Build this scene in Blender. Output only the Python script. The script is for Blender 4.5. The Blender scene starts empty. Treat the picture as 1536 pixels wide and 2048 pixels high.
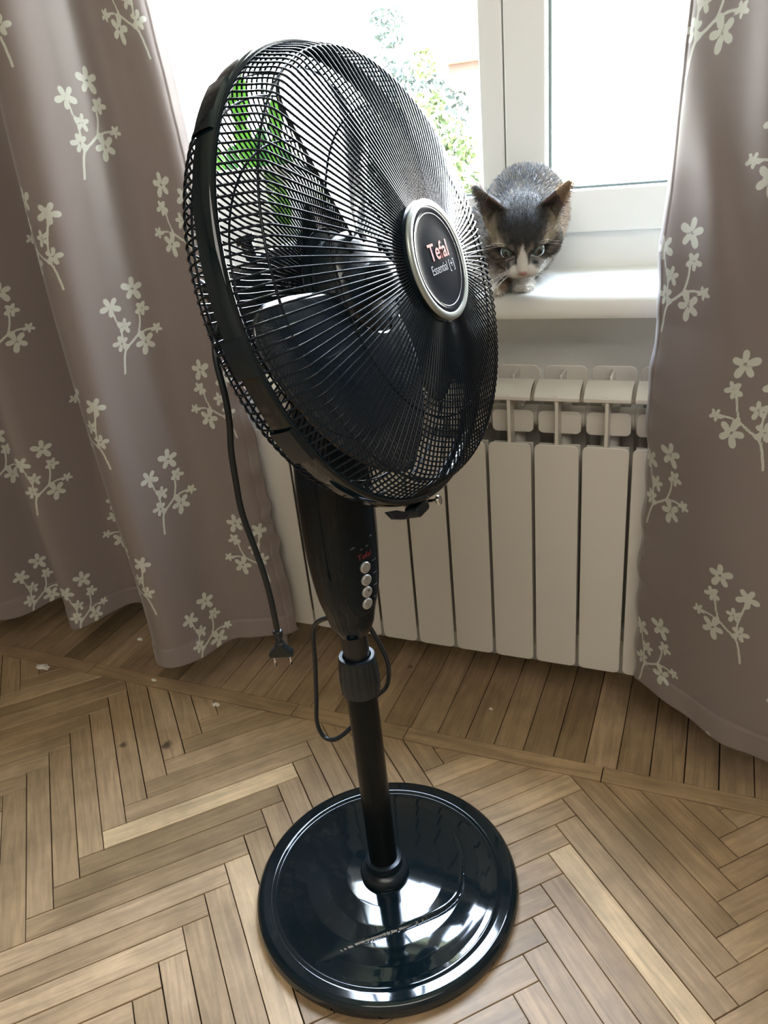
import bpy, math, random
import numpy as np
from mathutils import Vector, Matrix
S = bpy.context.scene
COL = S.collection
PI = math.pi
rng = np.random.default_rng(7)

# ------------------------------------------------------------------ camera, world, lights, exposure
cam = bpy.data.cameras.new('camera')
cam_ob = bpy.data.objects.new('camera', cam); COL.objects.link(cam_ob)
Rm = ((0.92235301, 0.08566333, -0.37673164),
      (0.37465998, -0.43635867, 0.8180593),
      (-0.09431243, -0.89568572, -0.43457135))      # columns: right, down, forward in the room
M = Matrix(((Rm[0][0], -Rm[0][1], -Rm[0][2], 0.0),
            (Rm[1][0], -Rm[1][1], -Rm[1][2], 0.0),
            (Rm[2][0], -Rm[2][1], -Rm[2][2], 1.05),
            (0, 0, 0, 1)))
cam_ob.matrix_world = M
cam.sensor_fit = 'VERTICAL'; cam.sensor_height = 24.0; cam.sensor_width = 18.0
cam.lens = 1539.0 / 2048.0 * 24.0
cam.clip_start = 0.02; cam.clip_end = 200
S.camera = cam_ob

S.view_settings.view_transform = 'Standard'
S.view_settings.look = 'None'
S.view_settings.exposure = 0.0
S.view_settings.gamma = 1.0
S.view_settings.use_curve_mapping = False

world = bpy.data.worlds.new('sky'); S.world = world; world.use_nodes = True
wn = world.node_tree.nodes; wl_ = world.node_tree.links
bg = wn['Background']
tcw = wn.new('ShaderNodeTexCoord'); sx_w = wn.new('ShaderNodeSeparateXYZ'); wl_.new(tcw.outputs['Generated'], sx_w.inputs[0])
rw = wn.new('ShaderNodeValToRGB'); rw.color_ramp.elements[0].position = 0.0; rw.color_ramp.elements[0].color = (1.0, .99, .93, 1)
rw.color_ramp.elements[1].position = .9; rw.color_ramp.elements[1].color = (.60, .75, 1.0, 1)
wl_.new(sx_w.outputs['Z'], rw.inputs[0]); wl_.new(rw.outputs[0], bg.inputs['Color'])
bg.inputs['Strength'].default_value = 47.0


def portal(name, loc, rot, sx, sy):
    l = bpy.data.lights.new(name, 'AREA'); l.shape = 'RECTANGLE'; l.size = sx; l.size_y = sy
    l.cycles.is_portal = True
    o = bpy.data.objects.new(name, l); o.location = loc; o.rotation_euler = rot; COL.objects.link(o)
    return o


def area(name, loc, rot, sx, sy, power, color):
    l = bpy.data.lights.new(name, 'AREA'); l.shape = 'RECTANGLE'; l.size = sx; l.size_y = sy
    l.energy = power; l.color = color
    o = bpy.data.objects.new(name, l); o.location = loc; o.rotation_euler = rot; COL.objects.link(o)
    return o


portal('window_portal', (-0.48, 1.62, 1.58), (-PI / 2, 0, 0), 1.42, 1.66)
area('added_room_fill', (0.55, -0.75, 2.54), (math.radians(8), 0, 0), 2.2, 1.6, 56, (1.0, 0.945, 0.85))  # soft fill added above and behind the camera, a guessed unseen source


# ------------------------------------------------------------------ helpers
def tag(o, label=None, cat=None, group=None, kind=None):
    if label: o['label'] = label
    if cat: o['category'] = cat
    if group: o['group'] = group
    if kind: o['kind'] = kind
    return o


def empty(name, loc, label=None, cat=None, group=None, kind=None):
    o = bpy.data.objects.new(name, None); COL.objects.link(o); o.location = loc
    o.empty_display_size = 0.05
    return tag(o, label, cat, group, kind)


def root_loc(o):
    v = Vector((0, 0, 0))
    while o is not None:
        v = v + o.location; o = o.parent
    return v


class MB:
    def __init__(s): s.v = []; s.f = []; s.m = []; s.n = 0

    def add(s, verts, faces, mat=0):
        verts = np.asarray(verts, float).reshape(-1, 3)
        s.v.append(verts); k = s.n
        for f in faces: s.f.append(tuple(i + k for i in f)); s.m.append(mat)
        s.n += len(verts)
        return s

    def box(s, x0, x1, y0, y1, z0, z1, mat=0):
        v = [(x, y, z) for x in (x0, x1) for y in (y0, y1) for z in (z0, z1)]
        return s.add(v, [(0, 1, 3, 2), (4, 6, 7, 5), (0, 4, 5, 1), (2, 3, 7, 6), (0, 2, 6, 4), (1, 5, 7, 3)], mat)

    def prism(s, poly, axis_vec, origin=(0, 0, 0), u=(1, 0, 0), v=(0, 1, 0), mat=0):
        """poly: 2D points in (u,v); extruded along axis_vec"""
        o = np.array(origin, float); u = np.array(u, float); v = np.array(v, float); a = np.array(axis_vec, float)
        P = np.array([o + u * p[0] + v * p[1] for p in poly]); n = len(P)
        fs = [tuple(range(n))[::-1], tuple(range(n, 2 * n))]
        fs += [(i, (i + 1) % n, n + (i + 1) % n, n + i) for i in range(n)]
        return s.add(np.vstack([P, P + a]), fs, mat)

    def tube(s, pts, r, sides=8, closed=False, caps=True, mat=0):
        P = np.asarray(pts, float); n = len(P)
        rr = np.full(n, r, float) if np.isscalar(r) else np.asarray(r, float)
        if closed: T = np.roll(P, -1, 0) - np.roll(P, 1, 0)
        else: T = np.gradient(P, axis=0)
        T /= np.linalg.norm(T, axis=1)[:, None] + 1e-12
        a = np.array([0, 0, 1.0]) if abs(T[0][2]) < .9 else np.array([1.0, 0, 0])
        N = np.cross(T[0], a); N /= np.linalg.norm(N)
        rows = []
        ang = np.linspace(0, 2 * PI, sides, endpoint=False)
        for i in range(n):
            N = N - T[i] * np.dot(N, T[i]); N /= np.linalg.norm(N) + 1e-12
            B = np.cross(T[i], N)
            rows.append(P[i] + rr[i] * (np.outer(np.cos(ang), N) + np.outer(np.sin(ang), B)))
        fs = []
        for i in range(n if closed else n - 1):
            j = (i + 1) % n
            for k in range(sides):
                l = (k + 1) % sides
                fs.append((i * sides + k, i * sides + l, j * sides + l, j * sides + k))
        if caps and not closed:
            fs.append(tuple(range(sides))[::-1]); fs.append(tuple((n - 1) * sides + k for k in range(sides)))
        return s.add(np.vstack(rows), fs, mat)

    def lathe(s, prof, O, n, seg=64, a0=0.0, a1=2 * PI, mat=0, closed_prof=False):
        """prof: (radius, distance along n)"""
        O = np.array(O, float); n = np.array(n, float); n /= np.linalg.norm(n)
        t = np.array([0, 0, 1.0]) if abs(n[2]) < .9 else np.array([1.0, 0, 0])
        a = t - n * np.dot(t, n); a /= np.linalg.norm(a); b = np.cross(a, n)
        full = abs(a1 - a0 - 2 * PI) < 1e-6
        A = np.linspace(a0, a1, seg, endpoint=not full)
        V = []
        for th in A:
            d = a * math.cos(th) + b * math.sin(th)
            for r, h in prof: V.append(O + d * r + n * h)
        m = len(prof); fs = []
        for i in range(seg if full else seg - 1):
            j = (i + 1) % seg
            for k in range(m if closed_prof else m - 1):
                l = (k + 1) % m
                fs.append((i * m + k, i * m + l, j * m + l, j * m + k))
        return s.add(V, fs, mat)

    def grid(s, G, mat=0):
        G = np.asarray(G); a, b, _ = G.shape
        fs = [(i * b + j, (i + 1) * b + j, (i + 1) * b + j + 1, i * b + j + 1) for i in range(a - 1) for j in range(b - 1)]
        return s.add(G.reshape(-1, 3), fs, mat)

    def build(s, name, mats, parent=None, smooth=False, bevel=0, angle=None, fix=True):
        V = np.vstack(s.v)
        if parent is not None: V = V - np.array(root_loc(parent))
        me = bpy.data.meshes.new(name)
        me.from_pydata(V.tolist(), [], s.f)
        if not isinstance(mats, (list, tuple)): mats = [mats]
        for m in mats: me.materials.append(m)
        me.polygons.foreach_set('material_index', s.m)
        if fix:
            import bmesh
            bm = bmesh.new(); bm.from_mesh(me); bmesh.ops.recalc_face_normals(bm, faces=bm.faces); bm.to_mesh(me); bm.free()
        if smooth:
            me.polygons.foreach_set('use_smooth', [True] * len(me.polygons))
            if angle: me.set_sharp_from_angle(angle=math.radians(angle))
        me.update()
        o = bpy.data.objects.new(name, me); COL.objects.link(o)
        if parent is not None: o.parent = parent
        if bevel:
            md = o.modifiers.new('bevel', 'BEVEL'); md.width = bevel; md.segments = 3; md.limit_method = 'ANGLE'
            md.angle_limit = math.radians(40)
            me.polygons.foreach_set('use_smooth', [True] * len(me.polygons)); me.set_sharp_from_angle(angle=math.radians(50))
        return o


def spline(pts, n=12, closed=False):
    P = np.asarray(pts, float); m = len(P); out = []
    idx = range(m if closed else m - 1)
    for i in idx:
        if closed: p0, p1, p2, p3 = P[(i - 1) % m], P[i], P[(i + 1) % m], P[(i + 2) % m]
        else: p0, p1, p2, p3 = P[max(i - 1, 0)], P[i], P[i + 1], P[min(i + 2, m - 1)]
        for t in np.linspace(0, 1, n, endpoint=False):
            out.append(.5 * ((2 * p1) + (-p0 + p2) * t + (2 * p0 - 5 * p1 + 4 * p2 - p3) * t * t + (-p0 + 3 * p1 - 3 * p2 + p3) * t ** 3))
    if not closed: out.append(P[-1])
    return np.array(out)


def rrect(w, h, r, n=5, cx=0, cy=0):
    out = []
    for (sx, sy, a) in ((1, 1, 0), (-1, 1, 90), (-1, -1, 180), (1, -1, 270)):
        for k in range(n + 1):
            t = math.radians(a + 90 * k / n)
            out.append((cx + sx * (w / 2 - r) + r * math.cos(t), cy + sy * (h / 2 - r) + r * math.sin(t)))
    return out


# ------------------------------------------------------------------ materials
def mat(name, color=(.5, .5, .5), rough=.5, metal=0.0, coat=0.0, spec=.5, **kw):
    m = bpy.data.materials.new(name); m.use_nodes = True
    b = m.node_tree.nodes['Principled BSDF']
    b.inputs['Base Color'].default_value = (*color, 1)
    b.inputs['Roughness'].default_value = rough; b.inputs['Metallic'].default_value = metal
    b.inputs['Coat Weight'].default_value = coat; b.inputs['Specular IOR Level'].default_value = spec
    for k, v in kw.items(): b.inputs[k.replace('_', ' ')].default_value = v
    return m


def nodes(m): return m.node_tree.nodes, m.node_tree.links, m.node_tree.nodes['Principled BSDF']


def add_noise(m, scale, c0, c1, detail=4, bump=0.0, bscale=None, vec='Object', dist=.001, stretch=(1, 1, 1)):
    n, l, b = nodes(m)
    tc = n.new('ShaderNodeTexCoord'); mp = n.new('ShaderNodeMapping'); mp.inputs['Scale'].default_value = stretch
    l.new(tc.outputs[vec], mp.inputs['Vector'])
    t = n.new('ShaderNodeTexNoise'); t.inputs['Scale'].default_value = scale; t.inputs['Detail'].default_value = detail
    l.new(mp.outputs['Vector'], t.inputs['Vector'])
    r = n.new('ShaderNodeValToRGB'); r.color_ramp.elements[0].position = .35; r.color_ramp.elements[1].position = .65
    r.color_ramp.elements[0].color = (*c0, 1); r.color_ramp.elements[1].color = (*c1, 1)
    l.new(t.outputs['Fac'], r.inputs['Fac']); l.new(r.outputs['Color'], b.inputs['Base Color'])
    if bump:
        t2 = n.new('ShaderNodeTexNoise'); t2.inputs['Scale'].default_value = bscale or scale; t2.inputs['Detail'].default_value = 6
        l.new(mp.outputs['Vector'], t2.inputs['Vector'])
        bp = n.new('ShaderNodeBump'); bp.inputs['Strength'].default_value = bump; bp.inputs['Distance'].default_value = dist
        l.new(t2.outputs['Fac'], bp.inputs['Height']); l.new(bp.outputs['Normal'], b.inputs['Normal'])
    return m


M_black = mat('black_gloss_plastic', (.003, .0082, .0108), .06, coat=.2, spec=.5)
M_satin = mat('black_satin_plastic', (.006, .012, .017), .28)
M_wire = mat('black_coated_wire', (.007, .012, .018), .2, spec=.22)
M_panel = mat('black_panel', (.006, .012, .017), .22, spec=.2)
M_house_black = mat('housing_black', (.004, .009, .014), .07, spec=.28)
M_blade = mat('dark_blade_plastic', (.009, .015, .021), .13, coat=.8)
M_silver = mat('silver_paint', (.42, .46, .43), .32, metal=.55)
M_line = mat('silver_line', (.62, .64, .64), .25, metal=.6)
M_badge = mat('badge_face', (.012, .018, .026), .12, spec=.3)
M_red = mat('red_print', (.5, .07, .055), .45)
M_redp = mat('red_print_dim', (.16, .012, .018), .45)
M_grey = mat('grey_print', (.28, .31, .34), .45)
M_button = mat('silver_button', (.5, .5, .48), .35, metal=.35)
M_ink = mat('button_ink', (.06, .06, .06), .5)
M_chrome = mat('chrome', (.7, .7, .7), .15, metal=1)
M_rubber = mat('cord_rubber', (.007, .012, .015), .38)
M_white = mat('white_pvc', (.88, .89, .86), .25)
M_sill = mat('white_sill', (.82, .83, .79), .3)
M_rad = add_noise(mat('radiator_enamel', (.62, .58, .52), .38), 3, (.60, .565, .505), (.625, .59, .53))
M_radgrey = mat('radiator_back_pipe', (.5, .5, .48), .5)
M_valve = mat('valve_white', (.7, .7, .68), .35)
M_valvered = mat('valve_red', (.8, .06, .03), .4)
M_plaster = add_noise(mat('plaster', (.75, .74, .68), .85), 9, (.71, .70, .64), (.78, .77, .71), bump=.5, bscale=22, dist=.004)
M_room = mat('room_wallpaper', (.30, .28, .25), .8)
M_ceil = mat('ceiling_white', (.75, .73, .7), .8)
M_gasket = mat('window_gasket', (.10, .13, .12), .5)
M_sub = mat('dark_subfloor', (.008, .006, .004), .95)


def glass_mat():
    m = bpy.data.materials.new('window_glass'); m.use_nodes = True
    n = m.node_tree.nodes; l = m.node_tree.links; n.clear()
    out = n.new('ShaderNodeOutputMaterial'); mx = n.new('ShaderNodeMixShader'); tr = n.new('ShaderNodeBsdfTransparent')
    gl = n.new('ShaderNodeBsdfGlossy'); gl.inputs['Roughness'].default_value = .02
    lw = n.new('ShaderNodeLayerWeight'); lw.inputs['Blend'].default_value = .5
    pw = n.new('ShaderNodeMath'); pw.operation = 'POWER'; pw.inputs[1].default_value = 5; l.new(lw.outputs['Facing'], pw.inputs[0])
    fr = n.new('ShaderNodeMath'); fr.operation = 'MULTIPLY_ADD'; fr.inputs[1].default_value = .9; fr.inputs[2].default_value = .04; l.new(pw.outputs[0], fr.inputs[0])
    l.new(fr.outputs[0], mx.inputs[0]); l.new(tr.outputs[0], mx.inputs[1]); l.new(gl.outputs[0], mx.inputs[2])
    l.new(mx.outputs[0], out.inputs[0])
    return m


M_glass = glass_mat()


def wood_mat(name, dull=1.0):
    """plank material: per-plank tone from the 'tone' attribute, grain along the plank from the UV map"""
    m = mat(name, (.4, .3, .2), .42, spec=.4); n, l, b = nodes(m)
    at = n.new('ShaderNodeAttribute'); at.attribute_name = 'tone'
    ramp = n.new('ShaderNodeValToRGB'); e = ramp.color_ramp.elements
    e[0].position = 0; e[0].color = (.29 * dull, .195 * dull, .098 * dull, 1)
    e[1].position = 1; e[1].color = (.82 * dull, .59 * dull, .345 * dull, 1)
    k = e.new(.35); k.color = (.45 * dull, .302 * dull, .166 * dull, 1)
    k = e.new(.75); k.color = (.57 * dull, .392 * dull, .228 * dull, 1)
    l.new(at.outputs['Fac'], ramp.inputs['Fac'])
    uv = n.new('ShaderNodeUVMap'); uv.uv_map = 'plank'
    mp = n.new('ShaderNodeMapping'); mp.inputs['Scale'].default_value = (7, 90, 1)
    l.new(uv.outputs[0], mp.inputs['Vector'])
    g = n.new('ShaderNodeTexNoise'); g.inputs['Scale'].default_value = 1.0; g.inputs['Detail'].default_value = 5; g.inputs['Distortion'].default_value = 1.2
    l.new(mp.outputs[0], g.inputs['Vector'])
    gr = n.new('ShaderNodeMapRange'); gr.inputs['From Min'].default_value = .3; gr.inputs['From Max'].default_value = .7
    gr.inputs['To Min'].default_value = .74; gr.inputs['To Max'].default_value = 1.14
    l.new(g.outputs['Fac'], gr.inputs['Value'])
    mul = n.new('ShaderNodeMixRGB'); mul.blend_type = 'MULTIPLY'; mul.inputs[0].default_value = 1
    l.new(ramp.outputs[0], mul.inputs[1]); l.new(gr.outputs[0], mul.inputs[2])
    # grime: soft worn blotches over the whole floor
    tc = n.new('ShaderNodeTexCoord')
    d = n.new('ShaderNodeTexNoise'); d.inputs['Scale'].default_value = 9; d.inputs['Detail'].default_value = 8; d.inputs['Roughness'].default_value = .65
    l.new(tc.outputs['Object'], d.inputs['Vector'])
    dr = n.new('ShaderNodeMapRange'); dr.inputs['From Min'].default_value = .38; dr.inputs['From Max'].default_value = .62
    dr.inputs['To Min'].default_value = .80; dr.inputs['To Max'].default_value = 1.08
    l.new(d.outputs['Fac'], dr.inputs['Value'])
    mul2 = n.new('ShaderNodeMixRGB'); mul2.blend_type = 'MULTIPLY'; mul2.inputs[0].default_value = 1
    l.new(mul.outputs[0], mul2.inputs[1]); l.new(dr.outputs[0], mul2.inputs[2])
    # dark knots / small stains
    v = n.new('ShaderNodeTexVoronoi'); v.inputs['Scale'].default_value = 7.5; v.inputs['Randomness'].default_value = 1
    l.new(tc.outputs['Object'], v.inputs['Vector'])
    vr = n.new('ShaderNodeMapRange'); vr.inputs['From Min'].default_value = .045; vr.inputs['From Max'].default_value = .10
    vr.inputs['To Min'].default_value = .45; vr.inputs['To Max'].default_value = 1
    nz = n.new('ShaderNodeTexNoise'); nz.inputs['Scale'].default_value = 60; l.new(tc.outputs['Object'], nz.inputs['Vector'])
    ad = n.new('ShaderNodeMath'); ad.operation = 'MULTIPLY_ADD'; ad.inputs[1].default_value = .12; l.new(nz.outputs['Fac'], ad.inputs[0]); l.new(v.outputs['Distance'], ad.inputs[2])
    l.new(ad.outputs[0], vr.inputs['Value'])
    mul3 = n.new('ShaderNodeMixRGB'); mul3.blend_type = 'MULTIPLY'; mul3.inputs[0].default_value = 1
    l.new(mul2.outputs[0], mul3.inputs[1]); l.new(vr.outputs[0], mul3.inputs[2])
    last = mul3.outputs[0]
    for (sx_, sy_, r0, dk) in ((-1.035, .871, .015, .30), (-.946, .897, .016, .22), (-.558, 1.263, .010, .3), (-1.31, .60, .02, .4)):
        vd = n.new('ShaderNodeVectorMath'); vd.operation = 'DISTANCE'; l.new(tc.outputs['Object'], vd.inputs[0]); vd.inputs[1].default_value = (sx_, sy_, 0)
        a2 = n.new('ShaderNodeMath'); a2.operation = 'MULTIPLY_ADD'; a2.inputs[1].default_value = .022; l.new(nz.outputs['Fac'], a2.inputs[0]); l.new(vd.outputs['Value'], a2.inputs[2])
        m2 = n.new('ShaderNodeMapRange'); m2.inputs['From Min'].default_value = r0; m2.inputs['From Max'].default_value = r0 + .009; m2.inputs['To Min'].default_value = dk; m2.inputs['To Max'].default_value = 1
        l.new(a2.outputs[0], m2.inputs['Value'])
        mm = n.new('ShaderNodeMixRGB'); mm.blend_type = 'MULTIPLY'; mm.inputs[0].default_value = 1; l.new(last, mm.inputs[1]); l.new(m2.outputs[0], mm.inputs[2]); last = mm.outputs[0]
    l.new(last, b.inputs['Base Color'])
    bp = n.new('ShaderNodeBump'); bp.inputs['Strength'].default_value = .25; bp.inputs['Distance'].default_value = .001
    l.new(g.outputs['Fac'], bp.inputs['Height']); l.new(bp.outputs['Normal'], b.inputs['Normal'])
    rr = n.new('ShaderNodeMapRange'); rr.inputs['To Min'].default_value = .34; rr.inputs['To Max'].default_value = .55
    l.new(d.outputs['Fac'], rr.inputs['Value']); l.new(rr.outputs[0], b.inputs['Roughness'])
    return m


M_wood = wood_mat('parquet_wood', .84); M_wood_old = wood_mat('old_board_wood', .74)


# ------------------------------------------------------------------ floor: herringbone, border strip, boards under the window
def clip_poly(poly, axis, val, keep_less):
    out = []
    for i in range(len(poly)):
        p, q = poly[i], poly[(i + 1) % len(poly)]
        ip = (p[axis] <= val) == keep_less; iq = (q[axis] <= val) == keep_less
        if ip: out.append(p)
        if ip != iq:
            t = (val - p[axis]) / (q[axis] - p[axis]); out.append((p[0] + (q[0] - p[0]) * t, p[1] + (q[1] - p[1]) * t))
    return out


class Planks:
    def __init__(s): s.v = []; s.f = []; s.tone = []; s.uv = []

    def add(s, poly, dirv, tone, z=0.0, gap=.0009, th=.012):
        if len(poly) < 3: return
        P = np.array(poly); c = P.mean(0)
        gap = float(rng.uniform(.00045, .0011)); e = P - c; L = np.linalg.norm(e, axis=1)[:, None]
        if L.min() < .004: return
        k = len(s.v); n = len(P)
        d = np.array(dirv); d = d / np.linalg.norm(d); w = np.array([-d[1], d[0]])
        off = rng.uniform(0, 50, 2)
        ea, eb = e @ d, e @ w
        def inset(g): return c + np.outer(ea * (1 - g / abs(ea).max()), d) + np.outer(eb * (1 - g / abs(eb).max()), w)
        top, mid = inset(gap + .0006), inset(gap)
        for ring, zz in ((top, z), (mid, z - .0008), (mid, z - th)):
            for p in ring: s.v.append((p[0], p[1], zz)); s.uv.append((np.dot(p - c, d) + off[0], np.dot(p - c, w) + off[1]))
        s.f.append(tuple(range(k, k + n)))
        for a in (0, n):
            for i in range(n): s.f.append((k + a + i, k + a + n + i, k + a + n + (i + 1) % n, k + a + (i + 1) % n))
        s.tone += [tone] * (3 * n)

    def build(s, name, m):
        me = bpy.data.meshes.new(name); me.from_pydata(s.v, [], s.f)
        import bmesh
        bm = bmesh.new(); bm.from_mesh(me); bmesh.ops.recalc_face_normals(bm, faces=bm.faces); bm.to_mesh(me); bm.free()
        a = me.attributes.new('tone', 'FLOAT', 'POINT'); a.data.foreach_set('value', s.tone)
        uv = me.uv_layers.new(name='plank')
        vi = np.zeros(len(me.loops), int); me.loops.foreach_get('vertex_index', vi)
        uv.data.foreach_set('uv', np.array(s.uv)[vi].ravel())
        me.materials.append(m); me.update()
        o = bpy.data.objects.new(name, me); COL.objects.link(o); return o


pk = Planks()
cL, aW = .2495, .0298
YS = 1.0435
for j in range(-5, 7):
    Xj = -.894 + j * 2 * cL
    for k in range(-60, 30):
        y = .53 + k * 2 * aW
        # rising stave
        poly = [(Xj, y), (Xj + cL, y + cL), (Xj + cL - aW, y + cL + aW), (Xj - aW, y + aW)]
        t = float(np.clip(rng.normal(.5, .17), 0, .85))
        if rng.random() < .05: t = 1.0
        if Xj < -1.7 and j < -3: pass
        q = clip_poly(poly, 1, YS, True)
        q = clip_poly(q, 1, -2.0, False) if len(q) > 2 else q
        if len(q) > 2: pk.add(q, (1, 1), t)
        x1 = Xj + cL - aW; yy = y + cL + aW
        poly = [(x1, yy), (x1 + cL, yy - cL), (x1 + cL + aW, yy - cL + aW), (x1 + aW, yy + aW)]
        t = float(np.clip(rng.normal(.5, .17), 0, .85))
        if j == 1 and abs((x1 + yy) - (-.173 + .845)) < .03: t = 1.0     # the pale replaced stave right of the fan base
        q = clip_poly(poly, 1, YS, True)
        q = clip_poly(q, 1, -2.0, False) if len(q) > 2 else q
        if len(q) > 2: pk.add(q, (1, -1), t)
floor = pk.build('floor', M_wood); tag(floor, kind='structure')
# border strip
pk = Planks()
xs = [-2.4, -1.95, -1.28, -.74, -.492, -.118, .32, .9, 1.5, 2.2]
for a, b_ in zip(xs[:-1], xs[1:]): pk.add([(a, YS), (b_, YS), (b_, 1.080), (a, 1.080)], (1, 0), float(rng.uniform(.3, .55)), z=.002)
strip = pk.build('trim_1', M_wood); tag(strip, kind='structure')
pk = Planks()
x = -2.4
while x < 2.2:
    pk.add([(x, 1.0815), (x + .0562, 1.0815), (x + .0562, 1.365), (x, 1.365)], (0, 1), float(np.clip(rng.normal(.42, .2), 0, .8)), z=.0)
    x += .0562
boards = pk.build('trim_2', M_wood_old); tag(boards, kind='structure')
b = MB(); b.box(-2.5, 2.3, -2.1, 1.66, -.06, -.009); o = b.build('trim_3', M_sub); tag(o, kind='structure')

# ------------------------------------------------------------------ room shell
WY = 1.358      # face of the window wall
wx0, wx1, wz0, wz1 = -1.18, .22, .765, 2.38
b = MB()
b.box(-2.4, wx0, WY, WY + .32, 0, 2.6); b.box(wx1, 2.2, WY, WY + .32, 0, 2.6)
b.box(wx0, wx1, WY, WY + .32, 0, wz0); b.box(wx0, wx1, WY, WY + .32, wz1, 2.6)
o = b.build('wall_back', M_plaster); tag(o, kind='structure')
b = MB(); b.box(-2.5, -2.4, -2.1, 1.66, 0, 2.6); o = b.build('wall_left', M_room); tag(o, kind='structure')
b = MB(); b.box(2.2, 2.3, -2.1, 1.66, 0, 2.6); o = b.build('wall_right', M_room); tag(o, kind='structure')
b = MB(); b.box(-2.4, 2.2, -2.1, -2.0, 0, 2.6); o = b.build('wall_front', M_room); tag(o, kind='structure')
b = MB(); b.box(-2.5, 2.3, -2.1, 1.66, 2.6, 2.7); o = b.build('ceiling', M_ceil); tag(o, kind='structure')

# window with its frame, sashes, glass and sill
win = empty('window_1', (-.5, 1.5, .8), kind='structure')
b = MB()
b.box(wx0, wx1, 1.49, 1.56, .80, .8655); b.box(wx0, wx1, 1.49, 1.56, 2.32, 2.38)
b.box(wx0, wx0 + .05, 1.49, 1.56, .86, 2.32); b.box(wx1 - .05, wx1, 1.49, 1.56, .86, 2.32)
b.box(-.372, -.325, 1.49, 1.56, .86, 2.32)
b.build('window_frame', M_white, win, bevel=.004)
for (a, c) in ((-1.13, -.372), (-.325, .17)):
    b = MB(); t = .042
    left = a + (.0 if a < -1 else -.045); right = c + (.0)
    z0 = .866
    b.box(left, left + t + (.03 if a > -1 else 0), 1.475, 1.535, z0, 2.31); b.box(right - t, right, 1.475, 1.535, z0, 2.31)
    b.box(left, right, 1.4755, 1.5345, z0, .938); b.box(left, right, 1.4755, 1.5345, 2.25, 2.31)
    sash = b.build('sash', M_white, win, bevel=.004)
    gx0 = left + t + (.03 if a > -1 else 0); gx1 = right - t
    b = MB()
    b.box(gx0 - .001, gx0 + .005, 1.499, 1.507, .938, 2.25); b.box(gx1 - .004, gx1 + .001, 1.499, 1.507, .938, 2.25)
    b.box(gx0, gx1, 1.499, 1.507, .937, .942); b.box(gx0, gx1, 1.499, 1.507, 2.246, 2.251)
    b.build('gasket', M_gasket, sash)
    b = MB(); b.box(gx0, gx1, 1.508, 1.512, .94, 2.249); b.build('glass_pane', M_glass, sash)
b = MB()
prof = [(1.262, .762), (1.254, .764), (1.250, .770), (1.249, .780), (1.250, .792), (1.254, .799), (1.262, .802), (1.50, .804), (1.50, .775), (1.29, .775), (1.285, .762)]
b.prism([(p[0], p[1]) for p in prof], (1.66, 0, 0), origin=(-1.28, 0, 0), u=(0, 1, 0), v=(0, 0, 1))
sl = b.build('sill', M_sill, win, smooth=True, angle=40)

# ------------------------------------------------------------------ radiator
P80 = .08
RX0 = -.0899 * 1.208 - 9 * P80
rad = empty('radiator', (RX0 + 6 * P80, 1.26, 0.114), 'white aluminium sectional radiator on the wall under the windowsill', 'radiator')
rf = 1.208
sec = []
for i in range(12):
    x0 = RX0 + i * P80; xc = x0 + P80 / 2
    if i == 0:
        b = MB()
        # front plate with rounded corners
        b.prism(rrect(.0745, .450, .010, cx=xc, cy=.114 + .225), (0, .004, 0), origin=(0, rf, 0), u=(1, 0, 0), v=(0, 0, 1))
        # web between front plate and hood, and running back to the core
        b.box(xc - .003, xc + .003, rf + .003, rf + .07, .15, .560); b.box(xc - .003, xc + .003, rf + .0005, rf + .07, .5605, .650)
        # hood
        hp = [(rf - .001, .640), (rf - .001, .6465), (rf + .004, .651), (rf + .014, .6585), (rf + .026, .6635), (rf + .040, .666), (rf + .040, .663), (rf + .026, .6605), (rf + .012, .655), (rf + .004, .645), (rf + .004, .640)]
        b.prism(hp, (.0742, 0, 0), origin=(xc - .0371, 0, 0), u=(0, 1, 0), v=(0, 0, 1))
        # inner louvre plates
        b.prism(rrect(.072, .040, .009, cx=xc, cy=.594), (0, .003, 0), origin=(0, rf + .028, 0), u=(1, 0, 0), v=(0, 0, 1))
        b.box(xc - .038, xc + .038, rf + .038, rf + .041, .628, .663)
        b.box(xc - .035, xc + .035, rf + .030, rf + .033, .13, .555)
        # rear fin with rounded top
        b.prism(rrect(.073, .510, .011, cx=xc, cy=.422), (0, .003, 0), origin=(0, rf + .082, 0), u=(1, 0, 0), v=(0, 0, 1))
        b.box(xc - .002, xc + .002, rf + .04, rf + .083, .15, .672)
        # water tube and headers
        b.lathe([(0, .14), (.016, .14), (.016, .62), (0, .62)], (xc, rf + .058, 0), (0, 0, 1), 20)
        b.lathe([(0, 0), (.019, 0), (.019, P80), (0, P80)], (x0, rf + .058, .595), (1, 0, 0), 20)
        b.lathe([(0, 0), (.019, 0), (.019, P80), (0, P80)], (x0, rf + .058, .17), (1, 0, 0), 20)
        s0 = b.build('section', M_rad, rad, bevel=.0018)
    else:
        o = s0.copy(); COL.objects.link(o); o.parent = rad; o.location = (i * P80, 0, 0)
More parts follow.
